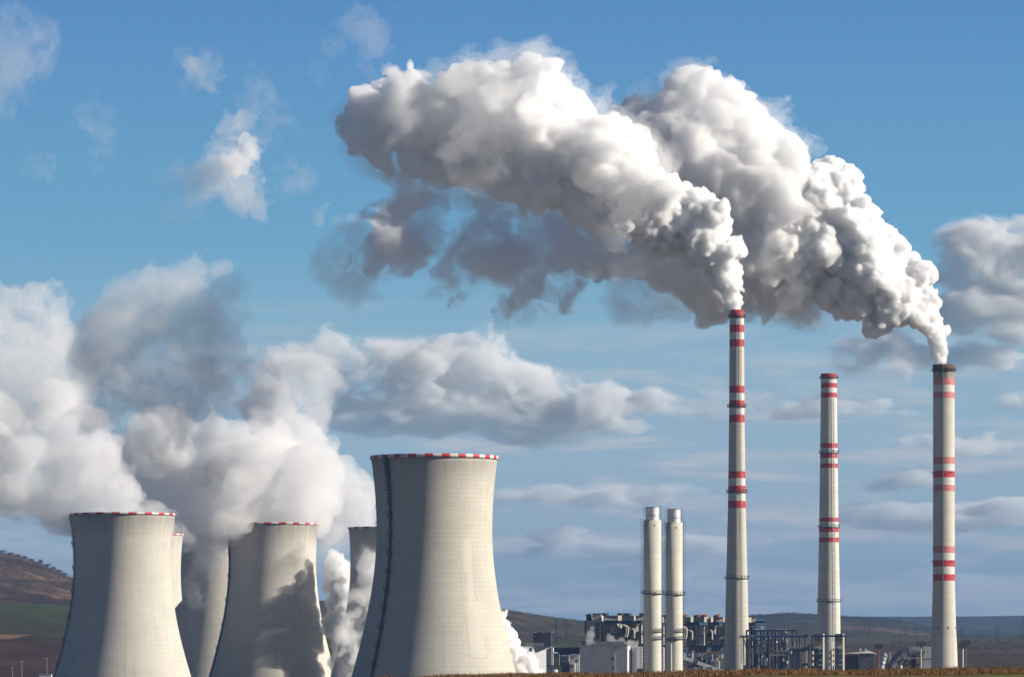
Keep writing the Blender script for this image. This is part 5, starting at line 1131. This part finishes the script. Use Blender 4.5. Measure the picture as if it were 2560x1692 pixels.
steam(91, 'grey steam column standing in the gap right of the tower with the jagged shadow',
      [(775, 1290, 17, 11), (788, 1306, 19, 10), (765, 1310, 14, 12), (775, 1325, 22, 11), (770, 1360, 24, 10), (776, 1400, 25, 11), (772, 1440, 25, 11),
       (785, 1296, 17, 0), (778, 1325, 24, 1), (788, 1365, 26, 0), (782, 1410, 27, 0), (790, 1455, 27, 1),
       (795, 1328, 20, -8), (783, 1352, 24, -7), (796, 1390, 26, -8), (790, 1435, 27, -8), (800, 1480, 27, -8), (796, 1520, 27, -8),
       (800, 1342, 18, -14), (798, 1375, 24, -14), (802, 1415, 26, -15), (802, 1460, 27, -15), (804, 1505, 27, -15), (800, 1545, 27, -12)],
      [(770, 1255, 28), (790, 1245, 24), (800, 1280, 26), (765, 1290, 24), (760, 1340, 26), (760, 1420, 26), (750, 1270, 22), (800, 1320, 26)], 2812, .9, mats=('vapour_medium', 'steam_core'), deep=3.0, rs=1.0, octs=((10, 1.3), (4.5, 1.4), (2.2, .9)), jit=.04, sw=(8, .25))
steam(79, 'grey smoky steam in the gap between the two left front towers',
      [(440, 1235, 34), (490, 1240, 40), (520, 1225, 30), (424, 1230, 20, -168), (440, 1236, 22, -168), (408, 1222, 18, -168)],
      [(470, 1280, 34), (450, 1320, 30), (490, 1300, 34), (440, 1370, 24), (470, 1390, 18), (510, 1280, 26)], 2880, 1.3, deep=9)
# old steam, thinner and higher, lying in the shade of the chimney smoke
ly = rag(81, [(100, 760, 90), (30, 770, 90), (150, 720, 50), (60, 830, 110), (150, 830, 90), (-40, 800, 100), (190, 900, 60), (100, 900, 90), (20, 900, 90), (20, 720, 40), (110, 700, 30), (165, 660, 22), (195, 680, 18)], 2900, 1.7, ['vapour_faint', 'vapour_thin', 'vapour_thin', 'vapour_thin'], ragged=1.5)
vapour('steam_plume', 'pale old steam cloud piled up at the left edge of frame', 'steam', ly, 'steam clouds over the cooling towers')
ly = rag(83, [(300, 780, 90), (380, 740, 90), (440, 700, 80), (500, 660, 50), (545, 650, 34), (555, 680, 26), (270, 860, 90), (360, 860, 110), (440, 820, 90), (490, 770, 50), (330, 950, 80), (250, 930, 70), (450, 920, 80), (400, 680, 50), (530, 640, 30), (250, 760, 44), (560, 700, 20), (565, 740, 18), (590, 880, 50), (640, 860, 44), (540, 900, 60), (590, 930, 60), (690, 840, 40)], 2402, 1.5, ['vapour_faint', 'vapour_thin', 'vapour_thin', 'vapour_thin'], ragged=1.9, cap=1.05)
vapour('steam_plume', 'dark shaded old steam cloud with a ragged top, above the bright steam', 'steam', ly, 'steam clouds over the cooling towers')
# steam escaping at ground level
ly = plume(85, [(1165, 1425, 14), (1172, 1445, 18), (1168, 1470, 22), (1180, 1495, 24), (1195, 1515, 26), (1190, 1545, 30), (1220, 1535, 26), (1215, 1560, 30), (1240, 1560, 20), (1170, 1530, 30), (1200, 1580, 36), (1160, 1500, 22)], 2022, .5, (15, 10), ((6, .9), (2.5, .5)), [(0, 'vapour_crisp'), (2.2, 'white_core')], .3)
vapour('steam_jet', 'bright white steam billowing at the foot of the tallest tower', 'steam', ly)
for sd_, L_, lb in ((87, [(1368, 1500, 12), (1366, 1485, 11), (1370, 1470, 10), (1372, 1455, 7), (1378, 1490, 9)], 'thin steam wisp over the open corner of the grey block'),
                    (89, [(1425, 1490, 9), (1415, 1478, 8), (1440, 1488, 10), (1458, 1490, 10), (1470, 1492, 8), (1408, 1470, 6)], 'thin steam wisp over the roof fans of the grey block')):
    vapour('steam_wisp', lb, 'steam', plume(sd_, L_, 2120, .4, (10, 7), ((4, 1.0), (1.8, .6)), [(0, 'vapour_soft'), (1.0, 'vapour_medium')], .3), 'steam wisps')

# --- clouds far behind the plant
CC = (.915, .918, .92)
vol('cloud_mid', .0075, CC); vol('cloud_thin', .0024, CC); vol('cloud_faint', .0008, CC)
def cloud(seed, label, L, mats, squash=.6, vox=14, ragged=1.9, d=30000, steps=None, long=1.0):
    """far cloud; long > 1 draws it out along the horizon"""
    x0 = float(np.mean([p[0] for p in L])); L2 = [((p[0] - x0) / long + x0, *p[1:]) for p in L]
    ly = rag(seed, L2, d, vox, mats, .4, .95, ragged, squash, steps); X0 = (x0 * KD - CX) * MPP(d)
    out = []
    for v, q, m in ly: v = v.copy(); v[:, 0] = (v[:, 0] - X0) * long + X0; out.append((v, q, m))
    return vapour('cloud', label, 'cloud', out, 'clouds in the sky')
def bank(x0, x1, y, h, n, seed):
    r = np.random.default_rng(seed); return [(x, y + r.uniform(-.35, .35) * h, h * r.uniform(.45, 1.0) * (1 - .55 * abs(2 * (x - x0) / (x1 - x0) - 1) ** 2)) for x in np.linspace(x0, x1, n)]
M3 = ('cloud_faint', 'cloud_thin', 'cloud_thin', 'cloud_mid'); M2 = ('cloud_faint', 'cloud_thin')
cloud(101, 'largest cumulus cloud, towering behind the tallest tower',
      [(790, 800, 40), (830, 830, 60), (780, 850, 55), (900, 850, 70), (960, 830, 66), (1010, 830, 70), (1060, 810, 66), (1080, 772, 30), (1110, 820, 60), (1140, 850, 50), (1190, 870, 50), (1220, 865, 30), (1250, 890, 46), (1310, 900, 44), (1370, 920, 40), (1430, 920, 28), (860, 900, 60), (950, 900, 70), (1050, 890, 70), (1150, 910, 56), (790, 780, 24), (740, 850, 50), (700, 860, 44), (650, 870, 36), (770, 900, 60), (700, 900, 46), (1250, 930, 50), (1350, 940, 44), (1440, 935, 36), (1480, 925, 24)], ('cloud_thin', 'cloud_thin', 'cloud_mid', 'cloud_mid'), .9, long=1.15)
cloud(103, 'long low cloud bank under the largest cumulus', bank(720, 1480, 985, 52, 18, 1) + bank(760, 1350, 940, 56, 12, 2), M3, .5, long=2.2)
cloud(105, 'flat grey cloud bank crossing behind the tallest chimney', bank(1400, 2120, 948, 40, 22, 3) + [(1560, 920, 30), (1690, 915, 30), (1750, 910, 24)], M3, .5, long=2.4)
cloud(107, 'pale cumulus behind the head of the right hand smoke column', [(1960, 820, 36), (2010, 800, 44), (2060, 810, 50), (2110, 830, 44), (1990, 850, 40), (2070, 850, 40), (2160, 840, 36), (2230, 820, 40), (2290, 830, 36), (2330, 840, 26)], M3, .6, long=1.5)
cloud(109, 'big cumulus cut by the right edge of the sky', [(2200, 570, 46), (2240, 540, 44), (2300, 570, 60), (2360, 560, 60), (2420, 570, 70), (2180, 620, 44), (2250, 630, 50), (2330, 630, 60), (2400, 640, 60)], M3, .7, long=1.5)
cloud(111, 'dark flat cloud under the big cumulus at the right edge', [(2220, 720, 40), (2290, 700, 46), (2360, 710, 56), (2420, 720, 60), (2250, 750, 40), (2340, 760, 44), (2180, 730, 30), (2420, 760, 44)], M3, .6, long=1.9)
cloud(113, 'small cloud on the left side of the stout chimney', [(2080, 1034, 24), (2110, 1018, 30), (2150, 1025, 30), (2200, 1030, 30), (2260, 1025, 32), (2320, 1030, 30), (2380, 1025, 30)], M3, .5, long=1.8)
cloud(115, 'low grey cloud streak right of the tallest tower', bank(1120, 1680, 1140, 36, 18, 4) + bank(1140, 1450, 1160, 26, 8, 5), M3, .5, long=2.6)
cloud(117, 'small grey cloud streak between the idle and the stout chimney', bank(1960, 2190, 1115, 34, 9, 6), M3, .5, long=2.2)
cloud(119, 'low cloud bank near the horizon at the right', bank(1930, 2460, 1195, 44, 18, 7) + bank(2150, 2460, 1180, 34, 8, 8), M3, .5, long=2.6)
cloud(121, 'low faint cloud bank behind the twin stacks', bank(1100, 1900, 1262, 42, 22, 9), M3, .45, long=3.0)
cloud(123, 'wide faint cloud sheet lowest over the hills', bank(1120, 2460, 1345, 52, 26, 10), M2, .4, long=3.6)
cloud(125, 'low faint cloud left of the leftmost tower', bank(-80, 260, 1275, 34, 12, 11) + bank(-80, 240, 1325, 26, 9, 12), M2, .45, long=2.6)
cloud(127, 'small dark cloud scrap at the right edge', [(2340, 920, 20), (2370, 925, 26), (2400, 920, 24)], M3, .6, long=1.5)

# ------------------------------------------------------------------ air
m, t = newmat('air'); v = t.n('ShaderNodeVolumePrincipled', i_Color=(.23, .40, .72, 1), i_Density=4.0e-5); o = t.n('ShaderNodeOutputMaterial'); t.put(v, o.inputs['Volume'])
hb = MB(); hb.box(-9000, 9000, -60, 25500, GZ - 40, 470)
tag(hb.build('haze', 'air'), kind='stuff')
